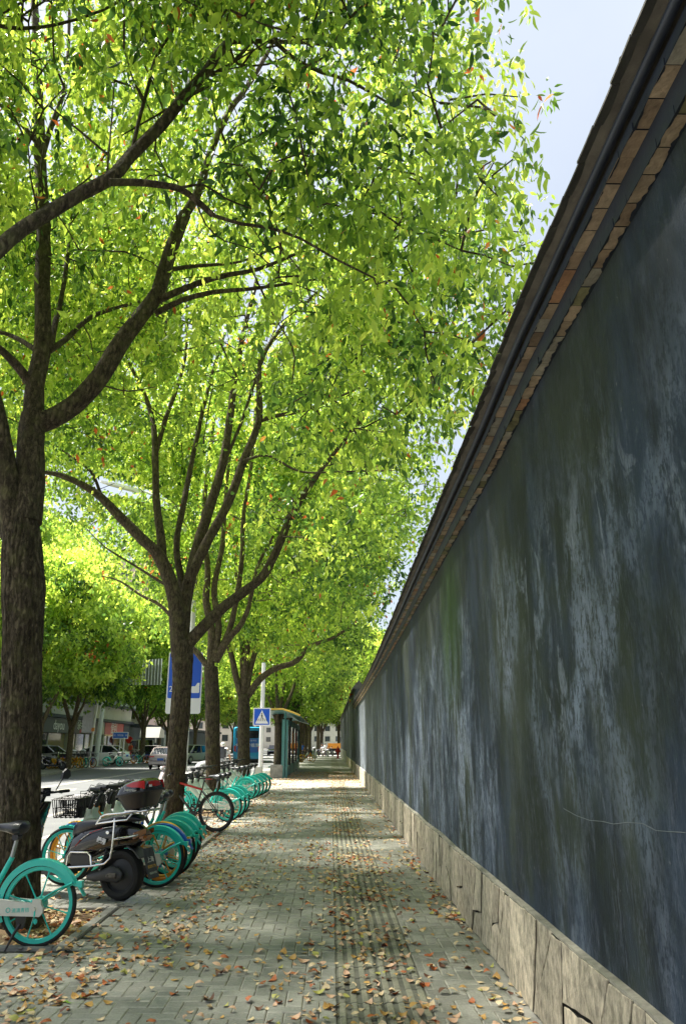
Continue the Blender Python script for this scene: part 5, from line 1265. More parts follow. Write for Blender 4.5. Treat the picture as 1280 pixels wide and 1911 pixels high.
def stretch_scooter(root, k=1.26):
    f = lambda x: x if x < .05 else .05+(x-.05)*k
    for ch in list(root.children_recursive):
        top = ch
        while top.parent is not root: top = top.parent
        nm = top.name.split('.')[0]
        if nm == 'rear_wheel' or nm == 'motor_cover': continue
        if ch.name.split('.')[0] == 'lettering': ch.location.x = f(ch.location.x)+.0; continue
        for v in ch.data.vertices: v.co.x = v.co.x+(f(1.3)-1.3) if nm == 'front_wheel' else f(v.co.x)
stretch_scooter(sc1)
p = G(222, 1682); sc1.location = (p.x, p.y+.06, 0); sc1.rotation_euler = (0, 0, PI-R(20))
sc2 = make_scooter(M['carpink'], M['signwhite'], 'light grey scooter with a white box half hidden behind the second tree', box='all', plate=False, script=False, name='electric_scooter')
p = G(360, 1512); sc2.location = (-3.4, p.y+.6, 0); sc2.rotation_euler = (0, 0, PI+R(22)); sc2.scale = (.95,)*3
# clear plastic bag lying by the scooter wheel
bm = MB(); c = G(262, 1686); nn = 16; vs = []
for i in range(nn+1):
    for j in range(nn+1):
        u, v = i/nn-.5, j/nn-.5; e = max(0, 1-(2*abs(u))**2.2)*max(0, 1-(2*abs(v))**2.2)
        vs.append((c.x+u*.34+.02*vnoise(u*9, v*9, 1), c.y+.06+v*.22+.02*vnoise(u*9, v*9, 5), .008+.085*e*(.65+.7*abs(vnoise(u*11, v*11, 3)))))
bm.add(vs, [(i*(nn+1)+j, (i+1)*(nn+1)+j, (i+1)*(nn+1)+j+1, i*(nn+1)+j+1) for i in range(nn) for j in range(nn)])
o = bm.obj('plastic_bag', M['plasticbag'], None, True, 25); o['label'] = 'crumpled clear plastic bag on the paving beside the scooter rear wheel'; o['category'] = 'plastic bag'
# ================================================================ STREET FURNITURE
def XA(px, Y, py=1400): d = ray(px, py); return d.x/d.y*Y
def ZA(px, py, Y): return P(px, py, Y).z
# street lamp with the blue stop sign on it
YL = 21.6; xl = XA(346, YL)
lamp = empty('street_lamp', (xl, YL, 0), 0, 'tall pale street lamp behind the second tree, its flat head reaching left over the road', 'street lamp')
mb = MB(); mb.tube([(0, 0, -.1), (0, 0, .5), (0, 0, 4), (0, 0, ZA(346, 990, YL))], [.11, .085, .07, .055], 14); mb.obj('pole', M['polew'], lamp)
pts = [P(346, 992, YL), P(343, 970, YL), P(330, 950, YL), P(312, 935, YL), P(290, 925, YL), P(262, 915, YL)]
mb = MB(); mb.tube([Vector(q)-Vector(lamp.location) for q in pts], [.055, .05, .045, .04, .035, .035], 10); mb.obj('arm', M['polew'], lamp)
a = P(266, 920, YL)-Vector(lamp.location); b = P(188, 899, YL)-Vector(lamp.location); d = (b-a)
mb = MB(); mb.loft([[a+d*t+Vector((0, s1*w_, 0))+Vector((0, 0, s2)) for s1, s2 in ((-1, -.02), (1, -.02), (1, h_), (-1, h_))] for t, w_, h_ in ((0, .07, .05), (.12, .13, .075), (.6, .14, .06), (.95, .10, .03), (1, .05, .02))])
ho = mb.obj('lamp_head', M['polew'], lamp); mb = MB(); mb.loft([[a+d*t+Vector((0, s1*.10, s2)) for s1, s2 in ((-1, -.034), (1, -.034), (1, -.0215), (-1, -.0215))] for t in (.2, .85)]); mb.obj('lamp_glass', mat('frosted_lamp_glass', (.55, .55, .5), .3), ho)
YS = 21.2
sg = empty('bus_route_sign', (XA(337, YS), YS, 0), 0, 'tall blue and white stop sign half hidden behind the second tree trunk', 'sign')
zt, zb, zm = ZA(337, 1217, YS), ZA(337, 1332, YS), ZA(337, 1303, YS); hw = .475
def rrect(x0, x1, z0, z1, r_=.06, n=5):
    pts = []
    for cx, cz, a0 in ((x1-r_, z1-r_, 0), (x0+r_, z1-r_, 90), (x0+r_, z0+r_, 180), (x1-r_, z0+r_, 270)):
        for i in range(n+1): q = R(a0+90*i/n); pts.append((cx+r_*math.cos(q), cz+r_*math.sin(q)))
    return pts
mb = MB(); mb.prism(rrect(-hw, hw, zb, zt), .03, 'XZ', 0); bd = mb.obj('board', M['signwhite'], sg, True, 30)
mb = MB(); mb.prism(rrect(-hw+.03, hw-.03, zm, zt-.03, .04), .006, 'XZ', -.0045); mb.obj('blue_field', M['signblue'], bd, True, 30)
mb = MB(); mb.box((-.38, -.008, zt-.33), (-.30, -.0046, zt-.20)); mb.box((-.30, -.008, zt-.225), (.12, -.0046, zt-.20)); mb.obj('arrow_mark', M['signwhite'], bd, False)
text_obj('lettering', '2', .22, M['signwhite'], bd, (-.36, -.007, zm+.24), (PI/2, 0, 0), .001)
mb = MB(); mb.prism(rrect(.20, .42, zm+.14, zm+.32, .03), .004, 'XZ', -.0085); mb.prism([(.30, zm+.32), (.36, zm+.41), (.42, zm+.41), (.42, zm+.32)], .004, 'XZ', -.0085); mb.obj('car_symbol', M['signwhite'], bd)
mb = MB(); mb.tube([(0, .06, -.1), (0, .06, zt-.1)], .045, 10); mb.obj('post', M['pole'], sg)
# pedestrian crossing sign on tall white pole
YC = 36.4
cs = empty('crossing_sign', (XA(487.5, YC), YC, 0), 0, 'square blue pedestrian crossing sign on a slim white pole left of the bus shelter', 'sign')
z1, z0 = ZA(488, 1320, YC), ZA(488, 1356, YC); zc_ = (z0+z1)/2; hw = (z1-z0)/2*.93
mb = MB(); mb.tube([(0, 0, -.05), (0, 0, 2.5), (0, 0, ZA(488, 1237, YC))], [.105, .10, .085], 14); mb.obj('pole', M['polew'], cs)
mb = MB(); mb.bbox((-.08, 0, .27), (.34, .3, .54), .03); mb.obj('concrete_base', M['tube'], cs)
mb = MB(); mb.prism(rrect(-hw, hw, zc_-hw, zc_+hw, .05), .03, 'XZ', -.15); bd = mb.obj('board', M['signwhite'], cs, True, 30); bd.location = (0, 0, 0)
q = hw-.05; mb = MB(); mb.prism([(-q, zc_-q), (q, zc_-q), (q, zc_+q), (-q, zc_+q)], .005, 'XZ', -.1545); mb.obj('blue_field', M['signblue'], bd, False)
q = hw-.10; mb = MB(); mb.prism([(-q, zc_-q), (q, zc_-q), (0, zc_+q)], .005, 'XZ', -.159); mb.obj('white_triangle', M['signwhite'], bd, False)
mb = MB(); k = hw
def st_(a, b, w_): mb.tube([(a[0]*k, -.162, zc_+a[1]*k), (b[0]*k, -.162, zc_+b[1]*k)], w_*k, 5, flat=.15)
mb.lathe([(0, -.165), (.07*k, -.165), (.07*k, -.160), (0, -.160)], 12, 'Y', (0, 0, zc_+.38*k))
st_((0, .27), (.01, .02), .065); st_((0, .25), (-.20, .05), .03); st_((.01, .25), (.17, .03), .03); st_((.01, .04), (-.14, -.26), .045); st_((.01, .04), (.13, -.28), .045)
for i in range(6): x = -.52+i*.21; st_((x-.06, -.20), (x+.06, -.48), .03)
mb.obj('walking_figure', M['signblk'], bd, False)

# bus shelter
YB0, YB1 = 37.4, 52.5; xs = XA(531, YB0)
sh = empty('bus_shelter', (xs, YB0, 0), 0, 'teal bus shelter with glass panels and ochre-edged curved roof', 'bus shelter')
LB = YB1-YB0
zr = ZA(531, 1328, YB0)
mb = MB(); mb.bbox((-.06, .1, 1.33), (.16, .30, 2.70), .02); mb.bbox((.10, .1, 1.33), (.10, .22, 2.66), .02); mb.tube([(0, .1, 2.6), (0, .1, zr-.05)], .06, 8); mb.obj('end_pillar', M['sheltert'], sh)
for i in range(1, 5):
    mb = MB(); mb.bbox((0.04, LB*i/4, 1.33), (.14, .12, 2.7), .015); mb.obj('post', M['sheltert'] if i == 4 else M['dark'], sh)
for i in range(4):
    y0, y1 = LB*i/4+.15, LB*(i+1)/4-.07
    g = MB(); g.box((.03, y0, .55), (.045, y1, 2.42)); g.obj('glass_panel', mat('clear_green_glass', (.75, .85, .82), .03, trans=.92, spec=.8), sh, False)
    g = MB(); g.box((0.0, y0, .06), (.10, y1, .5)); g.obj('lower_panel', M['sheltert'], sh, False)
    g = MB(); g.box((0.0, y0, 2.43), (.09, y1, 2.70)); g.obj('header_panel', M['sheltert'], sh, False)
for i in range(4):
    y0, y1 = LB*i/4-.5, LB*(i+1)/4+.15
    rf = MB(); secs = []
    for y in (y0, y1): secs.append([Vector((x, y+i*.004, z+zr)) for x, z in ((-1.15, -.04), (-.7, .07), (-.1, .08), (.4, -.08), (.75, -.22), (.75, -.26), (.35, -.14), (-.1, .02), (-.7, .01), (-1.15, -.09))])
    rf.loft(secs); r_ = rf.obj('roof_segment', M['sheltert'], sh, True, 40)
    e = MB(); e.tube([(x, y0-.03, z+zr+.02) for x, z in ((-1.15, -.04), (-.7, .07), (-.1, .08), (.4, -.08), (.75, -.22))], .05, 6); e.obj('roof_edge', M['shroof'], r_)
for i in range(3):
    bn = MB(); bn.bbox((-.7, 2.5+i*4, .45), (.4, 1.6, .05), .015); bn.box((-.75, 1.9+i*4, 0), (-.65, 2.0+i*4, .43)); bn.box((-.75, 3.0+i*4, 0), (-.65, 3.1+i*4, .43)); bn.obj('bench', M['sheltert'], sh)
for k_, (px, y) in enumerate(((547, 45), (552, 48.5))):
    pp = MB(); pp.box((.048, 0, 0), (.056, 1.2, 1.2)); o = pp.obj('poster', M['shopred'] if k_ else M['truck'], sh, False); o.location = (0, 6.2+k_*4.2, 1.0)
lb_ = MB(); lb_.bbox((0, 0, .30), (.62, .34, .60), .03); o = lb_.obj('concrete_block', M['concrete'], None); o.location = (XA(517, 37.2), 37.5, 0); o['label'] = 'pale concrete block at the foot of the bus shelter pillar'; o['category'] = 'concrete block'
# gantry with sign board seen from behind
YG = 59.; xg = XA(179, YG, 1425); gz = ZA(193, 1270, YG)
gt = empty('sign_gantry', (xg, YG, -.0), 0, 'tall grey gantry pole across the road carrying a ribbed sign board seen from behind', 'sign gantry')
mb = MB(); mb.tube([(0, 0, 0), (.1, 0, gz*.5), (.25, 0, gz)], [.20, .17, .14], 12); mb.obj('pole', M['pole'], gt)
pts = [Vector((.25, 0, gz)), P(240, 1256, YG)-Vector(gt.location), P(250, 1254, YG)-Vector(gt.location)]
mb = MB(); mb.tube([(.2, 0, gz-.05), (2.3, 0, gz+.62)], [.10, .07], 8); mb.tube([(.2, 0, gz-.1), tuple(P(302, 1268, YG-1.5)-Vector(gt.location))], [.12, .12], 10); mb.obj('arm', M['pole'], gt)
g0, g1, g2, g3 = (P(*q)-Vector(gt.location) for q in ((210, 1278, YG-.3), (300, 1278, YG-2.0), (303, 1229, YG-2.0), (212, 1236, YG-.3)))
mb = MB(); th = Vector((.02, .08, 0)); mb.add([g0, g1, g2, g3, g0+th, g1+th, g2+th, g3+th], [(0, 1, 2, 3), (7, 6, 5, 4), (0, 4, 5, 1), (1, 5, 6, 2), (2, 6, 7, 3), (3, 7, 4, 0)])
bo = mb.obj('sign_back', M['steel'], gt, False)
for i in range(17):
    t = i/16; a, b = g0.lerp(g1, t), g3.lerp(g2, t); r_ = MB(); r_.tube([a+Vector((0, -.03, 0)), b+Vector((0, -.03, 0))], .035, 4); r_.obj('rib', M['pole'], bo)
# thin white pole beside it
YT = 55.; tp = empty('white_camera_pole', (XA(166, YT, 1428), YT, 0), 0, 'thin white pole with a curved tip just left of the grey gantry pole', 'pole')
zt = ZA(176, 1290, YT); mb = MB(); mb.tube([(0, 0, 0), (.12, 0, zt*.6), (.25, 0, zt*.92), (.42, 0, zt+.1), (.8, 0, zt+.35)], [.10, .085, .07, .05, .03], 10); mb.obj('pole', M['polew'], tp)
mb = MB(); mb.bbox((.1, -.12, 2.5), (.22, .1, .26), .03); mb.obj('orange_box', M['orange'], tp)
mb = MB(); mb.box((-.75, .1, 2.3), (.0, .13, 4.2)); mb.obj('grey_notice_board', M['steel'], tp, False)
# blue street name sign
YN = 62.; ns = empty('street_name_sign', (XA(223, YN), YN, 0), 0, 'small blue street name sign on a white post right of the white car', 'sign')
za, zb_ = ZA(224, 1366, YN), ZA(224, 1379, YN); mb = MB(); mb.prism(rrect(-.62, .62, zb_, za, .06), .05, 'XZ', 0); bd = mb.obj('board', M['signwhite'], ns)
mb = MB(); mb.box((-.56, -.006, zb_+.06), (.56, -.001, za-.06)); mb.obj('blue_field', M['plate'], bd, False); text_obj('lettering', '北   学院路   南', .16, M['signwhite'], bd, (0, -.008, (za+zb_)/2), (PI/2, 0, 0), .001)
mb = MB(); mb.tube([(0, .07, 0), (0, .07, za)], .05, 8); mb.obj('post', M['polew'], ns)
# white and dark posts along the far kerb
for i, (px, y, lb) in enumerate(((216, 61, 'short white post below the street name sign'),)):
    o = MB().tube([(0, 0, 0), (0, 0, 2.0)], .05, 8).obj('white_post', M['polew']); o.location = (XA(px, y)+.5, y+.4, 0); o['label'] = lb; o['category'] = 'post'
# bollards and hydrant at the far end of the pavement
bl = MB(); bl.lathe([(0, 0), (.12, 0), (.12, .65), (.09, .72), (0, .74)], 14, 'Z'); blm = bl.mesh('bollard', M['polew'])
for px, y, m_, lb in ((585, 88, None, 'grey-green bollard at the pavement end, beside the yellow bicycle'), (590, 90, 1, 'white bollard beside the grey-green one at the pavement end'), (612, 98, 1, 'white bollard left of the red hydrant')):
    me_ = blm if m_ else MB().lathe([(0, 0), (.17, 0), (.17, .8), (.13, .88), (0, .9)], 14, 'Z').mesh('bollard', M['pole'])
    o = bpy.data.objects.new('bollard', me_); COL.objects.link(o); o.location = (XA(px, y), y, 0); o['label'] = lb; o['category'] = 'bollard'
YH = 87; hy = empty('fire_hydrant', (XA(630.5, YH), YH, 0), 0, 'red fire hydrant standing near the wall at the far end of the pavement', 'fire hydrant')
mb = MB(); mb.lathe([(0, 0), (.22, 0), (.22, .08), (.12, .10), (.12, .85), (.17, .9), (.17, 1.0), (.13, 1.12), (.05, 1.2), (.05, 1.28), (0, 1.3)], 14, 'Z'); mb.obj('body', M['redpaint'], hy)
mb = MB(); mb.lathe([(0, -.3), (.1, -.3), (.1, .3), (0, .3)], 12, 'X', (0, 0, .78)); mb.lathe([(0, -.32), (.07, -.32), (.07, -.05), (0, -.05)], 12, 'Y', (0, 0, .70)); mb.obj('outlet', M['redpaint'], hy)

# ================================================================ VEHICLES
def make_car(label, paint, kind='sedan', L_=4.6, W=1.8, H=1.46, group='cars across the road', plate=True):
    root = empty('parked_car', (0, 0, 0), 0, label, 'car', group); hw = W/2
    body = MB(); secs = []
    if kind == 'van': st = ((-L_/2, .45, .85, .80), (-L_/2+.1, .3, 1.0, .95), (-1, .22, 1.05, 1), (1, .22, 1.05, 1), (L_/2-.7, .24, .98, 1), (L_/2-.1, .3, .85, .92), (L_/2, .42, .7, .8))
    else: st = ((-L_/2, .48, .80, .72), (-L_/2+.08, .32, .96, .90), (-L_/2+.45, .26, .99, .98), (-.9, .20, .94, 1), (.6, .20, .92, 1), (1.2, .22, .90, .99), (L_/2-.4, .27, .80, .94), (L_/2-.08, .32, .68, .84), (L_/2, .42, .60, .66))
    for x, zb, zt, ws in st:
        w_ = hw*ws; secs.append([Vector(q) for q in ((x, -w_*.9, zb), (x, -w_, zb+.12), (x, -w_, zt-.22), (x, -w_*.95, zt-.05), (x, -w_*.75, zt), (x, w_*.75, zt), (x, w_*.95, zt-.05), (x, w_, zt-.22), (x, w_, zb+.12), (x, w_*.9, zb))])
    body.loft(secs); bo = body.obj('body', paint, root, True, 35)
    if kind == 'van': cab = ((-L_/2+.12, 1.0, 1.0), (-L_/2+.3, H, .9), (L_/2-1.5, H, .9), (L_/2-.75, 1.0, 1.0))
    elif kind == 'suv': cab = ((-L_/2+.15, .95, 1.0), (-L_/2+.5, H-.04, .82), (-.2, H, .84), (.45, H-.03, .82), (1.25, .92, 1.0))
    else: cab = ((-L_/2+.35, .95, 1.0), (-1.25, H-.07, .78), (-.5, H, .80), (.25, H-.03, .80), (1.25, .91, 1.0))
    def cabloft(sc_, grow, mm, name, par):
        c = MB(); s2 = []
        n = len(cab)
        top = [(x, z, w_) for x, z, w_ in cab]
        secs = []
        for x, z, w_ in top:
            ww = hw*.94*(w_ if z > 1.1 else .86); secs.append([Vector((x, s*ww*sc_, z+grow)) for s in (-1, 1)]+[Vector((x, hw*.94*sc_*s*.95, .88)) for s in (1, -1)])
        c.loft(secs); return c.obj(name, mm, par, True, 25)
    cabloft(1.0, 0, M['glass'], 'windows', root)
    rf = MB(); tops = [q for q in cab if q[1] > 1.1]; rf.loft([[Vector((x, s*hw*.94*w_*1.01, z+dz)) for s, dz in ((-1, -.05), (1, -.05), (1, .02), (-1, .02))] for x, z, w_ in tops]); rf.obj('roof', paint, root, True, 30)
    pl = MB()
    for s in (-1, 1):
        for (xa, za, wa), (xb, zb, wb) in ((cab[0], cab[1]), (cab[-1], cab[-2])): pl.tube([(xa, s*hw*.86, .93), (xb, s*hw*.94*wb, zb)], .045, 5)
        xm = (cab[1][0]+cab[-2][0])/2; pl.tube([(xm, s*hw*.90, .9), (xm, s*hw*.94*.80, H-.03)], .04, 5)
    pl.obj('roof_pillar', paint, root)
    for x in (-L_/2+.85, L_/2-.85):
        for s in (-1, 1):
            w_ = MB(); w_.torus(.245, .085, 22, 8, 'Y', (x, s*(hw-.09), .325), 1.1); wo = w_.obj('wheel', M['tyre'], root)
            r_ = MB(); r_.lathe([(0, s*.10), (.05, s*.10), (.08, s*.07), (.19, s*.09), (.215, s*.07), (.215, 0), (0, 0)], 20, 'Y', (x, s*(hw-.09), .325)); r_.obj('rim', M['steel'], wo)
            for i in range(5): q = MB(); a = 2*PI*i/5; q.tube([(x, s*(hw+.0), .325), (x+math.cos(a)*.2, s*(hw+.0), .325+math.sin(a)*.2)], .018, 4); q.obj('rim_spoke', M['steel'], wo)
            ar = MB(); ar.lathe([(.36, -.0), (.36, s*.02), (.30, s*.02), (.30, 0)], 20, 'Y', (x, s*(hw-.012), .33), -.1, PI+.1); ar.obj('wheel_arch', M['black'], root)
    for s in (-1, 1):
        t = MB(); t.bbox((-L_/2+.06, s*hw*.66, .82), (.12, hw*.42, .13), .03); t.obj('tail_light', M['tail'], root)
        t = MB(); t.bbox((L_/2-.12, s*hw*.66, .66), (.14, hw*.36, .11), .03); t.obj('headlight', M['refl'], root)
        t = MB(); t.bbox((.72, s*(hw+.06), .98), (.12, .18, .11), .03); t.obj('mirror', paint, root)
    t = MB(); t.bbox((-L_/2-.02, 0, .42), (.1, W*.86, .16), .03); t.obj('rear_bumper', M['black'] if kind != 'sedan' else paint, root)
    if plate: t = MB(); t.bbox((-L_/2-.015, 0, .66), (.03, .44, .14), .004); po = t.obj('number_plate', M['plate'], root)
    return root
def put(o, px, Y, rz, z=0): o.location = (XA(px, Y), Y, z); o.rotation_euler = (0, 0, rz)
c1 = make_car('white sedan parked nose-in at the shops behind the grey gantry pole', M['carwhite']); put(c1, 186, 62.5, PI-.12, 0)
c2 = make_car('dark blue hatchback seen from behind under the street trees', M['darkblue'], 'suv', 4.3, 1.75, 1.5); put(c2, 286, 73, PI/2, -.1)
c3 = make_car('pale pink-silver sedan driving away just left of the second tree trunk', M['carpink'], group='cars across the road'); put(c3, 313, 56, PI/2+.02, -.12)
c4 = make_car('silver green hatchback facing the camera just right of the second tree trunk', M['cargrey'], 'suv', 4.3, 1.78, 1.55); put(c4, 355, 69, -PI/2-.35, -.1)
c5 = make_car('white van parked under the awning behind the dark blue car', M['carwhite'], 'van', 4.8, 1.85, 1.95); put(c5, 262, 88, PI/2+.5, 0)
c6 = make_car('silver car at the far left partly hidden by the thick left trunk', M['steel'], 'sedan'); put(c6, 68, 56, PI-.2, 0)
c7 = make_car('dark sedan in the far traffic right of the crossing sign pole', M['darkblue'], 'sedan'); put(c7, 512, 118, -PI/2, -.12)
# cyan bus
bus = empty('bus', (0, 0, 0), 0, 'cyan and blue city bus driving away with a white-lettered advert on its rear', 'bus')
L_, W, H = 11.5, 2.5, 3.15; hw = W/2
def brr(x, s_, z0, z1, r_=.18): return [Vector((x, p_[0], p_[1])) for p_ in rrect(-hw*s_, hw*s_, z0, z1, r_, 4)]
mb = MB(); mb.loft([brr(0, .95, .42, H-.06), brr(.12, 1, .34, H), brr(L_-.2, 1, .34, H), brr(L_, .95, .45, H-.1)]); mb.obj('body', M['busblue'], bus, True, 40)
mb = MB(); mb.prism([(y, z) for y, z in rrect(-.98, .98, .90, 2.12, .08)], .012, 'YZ', -.013); ad = mb.obj('rear_advert', M['busad'], bus, True, 30)
mb = MB(); mb.prism([(y, z) for y, z in rrect(-1.02, 1.02, 2.16, 2.82, .10)], .014, 'YZ', -.015); mb.obj('rear_window', M['glass'], bus)
text_obj('lettering', '大麦微针植发', .36, M['signwhite'], ad, (-.016, 0, 1.52), (PI/2, 0, -PI/2), .002, bold=.004)
text_obj('lettering', '植发就选·专注', .16, M['signwhite'], ad, (-.016, -.35, 1.95), (PI/2, 0, -PI/2), .002)
text_obj('lettering', '400-821', .12, M['signwhite'], ad, (-.016, -.1, 1.15), (PI/2, 0, -PI/2), .002)
for s in (-1, 1):
    t = MB(); t.prism([(s*1.20, 1.05), (s*1.20, 1.55), (s*1.0, 1.45), (s*1.0, .98)], .03, 'YZ', -.03); t.obj('tail_light', M['tail'], bus)
    for i in range(6): t = MB(); t.box((.8+i*1.75, s*hw-.01 if s > 0 else s*hw-.012, 1.55), (2.35+i*1.75, s*hw+.012 if s > 0 else s*hw+.01, 2.65)); t.obj('side_window', M['glass'], bus, False)
    for x in (2.6, 8.9): t = MB(); t.torus(.36, .14, 22, 8, 'Y', (x, s*(hw-.16), .5)); t.obj('wheel', M['tyre'], bus)
t = MB(); t.bbox((-.0, 0, .52), (.12, 2.3, .34), .05); t.obj('rear_bumper', M['busblue'], bus)
t = MB(); t.bbox((-.07, 0, .58), (.02, .44, .14), .004); t.obj('number_plate', M['yellow'], bus)
t = MB(); t.box((.2, -hw+.08, .15), (L_-.3, hw-.08, .38)); t.obj('underbody', M['black'], bus, False)
put(bus, 461, 72, PI/2+.115, -.12)
# orange truck seen behind the wall end
tk = empty('orange_truck', (0, 0, 0), 0, 'orange dropside truck with white rail poking out behind the far wall end', 'truck')
mb = MB(); mb.box((-2.6, -1.0, 1.0), (1.6, 1.0, 1.06)); 
for s in (-1, 1): mb.box((-2.6, s*1.0-.03, 1.0), (1.6, s*1.0+.03, 1.75))
mb.box((-2.63, -.97, 1.0), (-2.57, .97, 1.75)); mb.obj('cargo_bed', M['truck'], tk, False)
for i in range(6): t = MB(); t.box((-.6+i*.42, -1.035, 1.76), (-.52+i*.42, -.975, 2.75)); t.obj('rail_post', M['white'], tk, False)
t = MB(); t.box((-.7, -1.03, 2.70), (1.7, -.98, 2.80)); t.obj('rail', M['white'], tk, False)
t = MB(); t.bbox((2.5, 0, 1.55), (1.5, 1.9, 1.8), .2); t.obj('cab', M['truck'], tk)
for x in (-1.6, 2.4):
    for s in (-1, 1): t = MB(); t.torus(.33, .13, 20, 8, 'Y', (x, s*.85, .46)); t.obj('wheel', M['tyre'], tk)
t = MB(); t.box((-2.5, -.5, .6), (3, .5, .98)); t.obj('chassis', M['black'], tk, False)
put(tk, 634, 121, 0, -.12)
tk.location.x = XA(612, 121)+2.6

# ================================================================ PEOPLE
def skin_part(name, pts, m, parent, sub=2):
    """pts: list of (pos, radius(x,y), parent index)"""
    me = bpy.data.meshes.new(name); me.from_pydata([p[0] for p in pts], [(p[2], i) for i, p in enumerate(pts) if p[2] is not None], [])
    o = bpy.data.objects.new(name, me); COL.objects.link(o); o.parent = parent; me.materials.append(m)
    md = o.modifiers.new('skin', 'SKIN'); md.use_smooth_shade = True
    for i, p in enumerate(pts): r_ = p[1]; me.skin_vertices[0].data[i].radius = r_ if isinstance(r_, tuple) else (r_, r_)
    me.skin_vertices[0].data[0].use_root = True
    s = o.modifiers.new('sub', 'SUBSURF'); s.levels = sub; s.render_levels = sub
    dg = bpy.context.evaluated_depsgraph_get(); m2 = bpy.data.meshes.new_from_object(o.evaluated_get(dg)); m2.name = name
    o.modifiers.clear(); o.data = m2; bpy.data.meshes.remove(me)
    for f in m2.polygons: f.use_smooth = True
    if not m2.materials: m2.materials.append(m)
    return o
def make_person(label, pose='ride', shirt=M['shirtw'], trousers=M['trous'], hat=None, pack=False, group=None):
    """faces +x; origin on the ground below the hips"""
    root = empty('person', (0, 0, 0), 0, label, 'person', group)
    if pose == 'ride': hip = (0, 0, .90); chest = (.20, 0, 1.31); neck = (.27, 0, 1.43); head = (.34, 0, 1.54); knee = [(.36, -.10, .72), (.30, .10, .52)]; foot = [(.26, -.10, .32), (.16, .10, .14)]; elb = (.36, .26, 1.16); hand = (.56, .27, 1.03)
    elif pose == 'sit': hip = (0, 0, .78); chest = (.04, 0, 1.16); neck = (.06, 0, 1.32); head = (.08, 0, 1.48); knee = [(.42, -.11, .74), (.42, .11, .74)]; foot = [(.46, -.11, .32), (.46, .11, .32)]; elb = (.18, .27, 1.02); hand = (.42, .22, 1.02)
    else: hip = (0, 0, .90); chest = (.01, 0, 1.28); neck = (.01, 0, 1.45); head = (.03, 0, 1.60); knee = [(.08, -.09, .50), (-.02, .09, .50)]; foot = [(.10, -.10, .09), (-.16, .10, .10)]; elb = (-.03, .25, 1.14); hand = (.08, .27, .92)
    V = Vector
    body = [(hip, (.15, .11), None), (chest, (.16, .11), 0), (neck, .058, 1), (V(head)+V((-.01, 0, -.07)), .06, 2), (V(head), (.085, .10), 3), (V(head)+V((.0, 0, .08)), (.07, .075), 4)]
    i = len(body)
    for s in (-1, 1):
        body += [(V(chest)+V((0, s*.17, .08)), .06, 1), ((elb[0], s*elb[1], elb[2]), .042, i), ((hand[0]-.04, s*hand[1], hand[2]), .028, i+1), ((hand[0]+.03, s*hand[1], hand[2]-.01), (.04, .02), i+2)]; i += 4
    for n_, (k, f) in enumerate(zip(knee, foot)):
        s = -1 if n_ == 0 else 1
        body += [(V(hip)+V((0, s*.09, -.04)), .095, 0), (k, .062, i), ((f[0], f[1], f[2]), .042, i+1), ((f[0]+.16, f[1], f[2]-.03), (.035, .03), i+2)]; i += 4
    bo = skin_part('body', body, M['skin'], root)
    for sgn in (-1, 1):   # fingers
        for q in range(5):
            fm = MB(); h_ = V((hand[0]+.05, sgn*hand[1], hand[2]-.01)); dy = (q-1.5)*.018 if q < 4 else -.045
            dx = (.05, .058, .054, .042, .02)[q]; fm.tube([h_+V((0, dy*.8, 0)), h_+V((dx*.6, dy, .0)), h_+V((dx*.85, dy, -.03))], [.009, .008, .006], 5); fm.obj('finger', M['skin'], bo)
    sh_ = [(V(hip)+V((0, 0, .02)), (.17, .13), None), (chest, (.185, .13), 0), (V(neck)+V((0, 0, -.03)), .075, 1)]; i = 3
    for s in (-1, 1): sh_ += [(V(chest)+V((0, s*.17, .09)), .075, 1), (V((elb[0], s*elb[1], elb[2])).lerp(V(chest)+V((0, s*.17, .08)), .25), .06, i)]; i += 2
    skin_part('shirt', sh_, shirt, root)
    tr_ = [(V(hip)+V((0, 0, -.02)), (.165, .125), None)]; i = 1
    for n_, (k, f) in enumerate(zip(knee, foot)):
        s = -1 if n_ == 0 else 1; tr_ += [(V(hip)+V((0, s*.09, -.06)), .105, 0), (k, .075, i), (V(f).lerp(V(k), .12), .055, i+1)]; i += 3
    skin_part('trousers', tr_, trousers, root)
    for f in foot: m_ = MB(); m_.bbox((f[0]+.07, f[1], f[2]-.03), (.26, .09, .08), .03); m_.obj('shoe', M['black'], root)
    hd = V(head); hm = MB(); hm.ball(hd+V((-.015, 0, .035)), .104, 16, 8, (1.0, .86, .85)); hm.obj('hair', hat or M['hair'], root)
    fa = MB(); fa.ball(hd+V((.105, 0, .0)), .016, 8, 6, (1, .8, 1.3)); 
    for s in (-1, 1): fa.ball(hd+V((-.005, s*.088, -.0)), .022, 8, 6, (.6, .5, 1.2))
    fa.obj('nose_and_ears', M['skin'], root)
    ey = MB()
    for s in (-1, 1): ey.ball(hd+V((.086, s*.034, .02)), .011, 8, 6)
    ey.obj('eyes', M['black'], root); mo = MB(); mo.bbox(tuple(hd+V((.088, 0, -.05))), (.012, .045, .01), .004); mo.obj('mouth', M['shopred'], root)
    if pack: pk = MB(); pk.bbox((chest[0]-.21, 0, chest[2]-.03), (.20, .32, .44), .07, None); pk.obj('backpack', M['pack'], root)
    return root
YP = 30.0
bikeC = dup(bikeT, (0, 0, 0), PI/2+.05, 'dark commuter bicycle ridden away on the road by the cyclist with the backpack', 'bicycles in the road')
bikeC.name = 'ridden_bicycle'; xr = XA(415, YP)
bikeC.location = (xr, YP-.3, -.12)
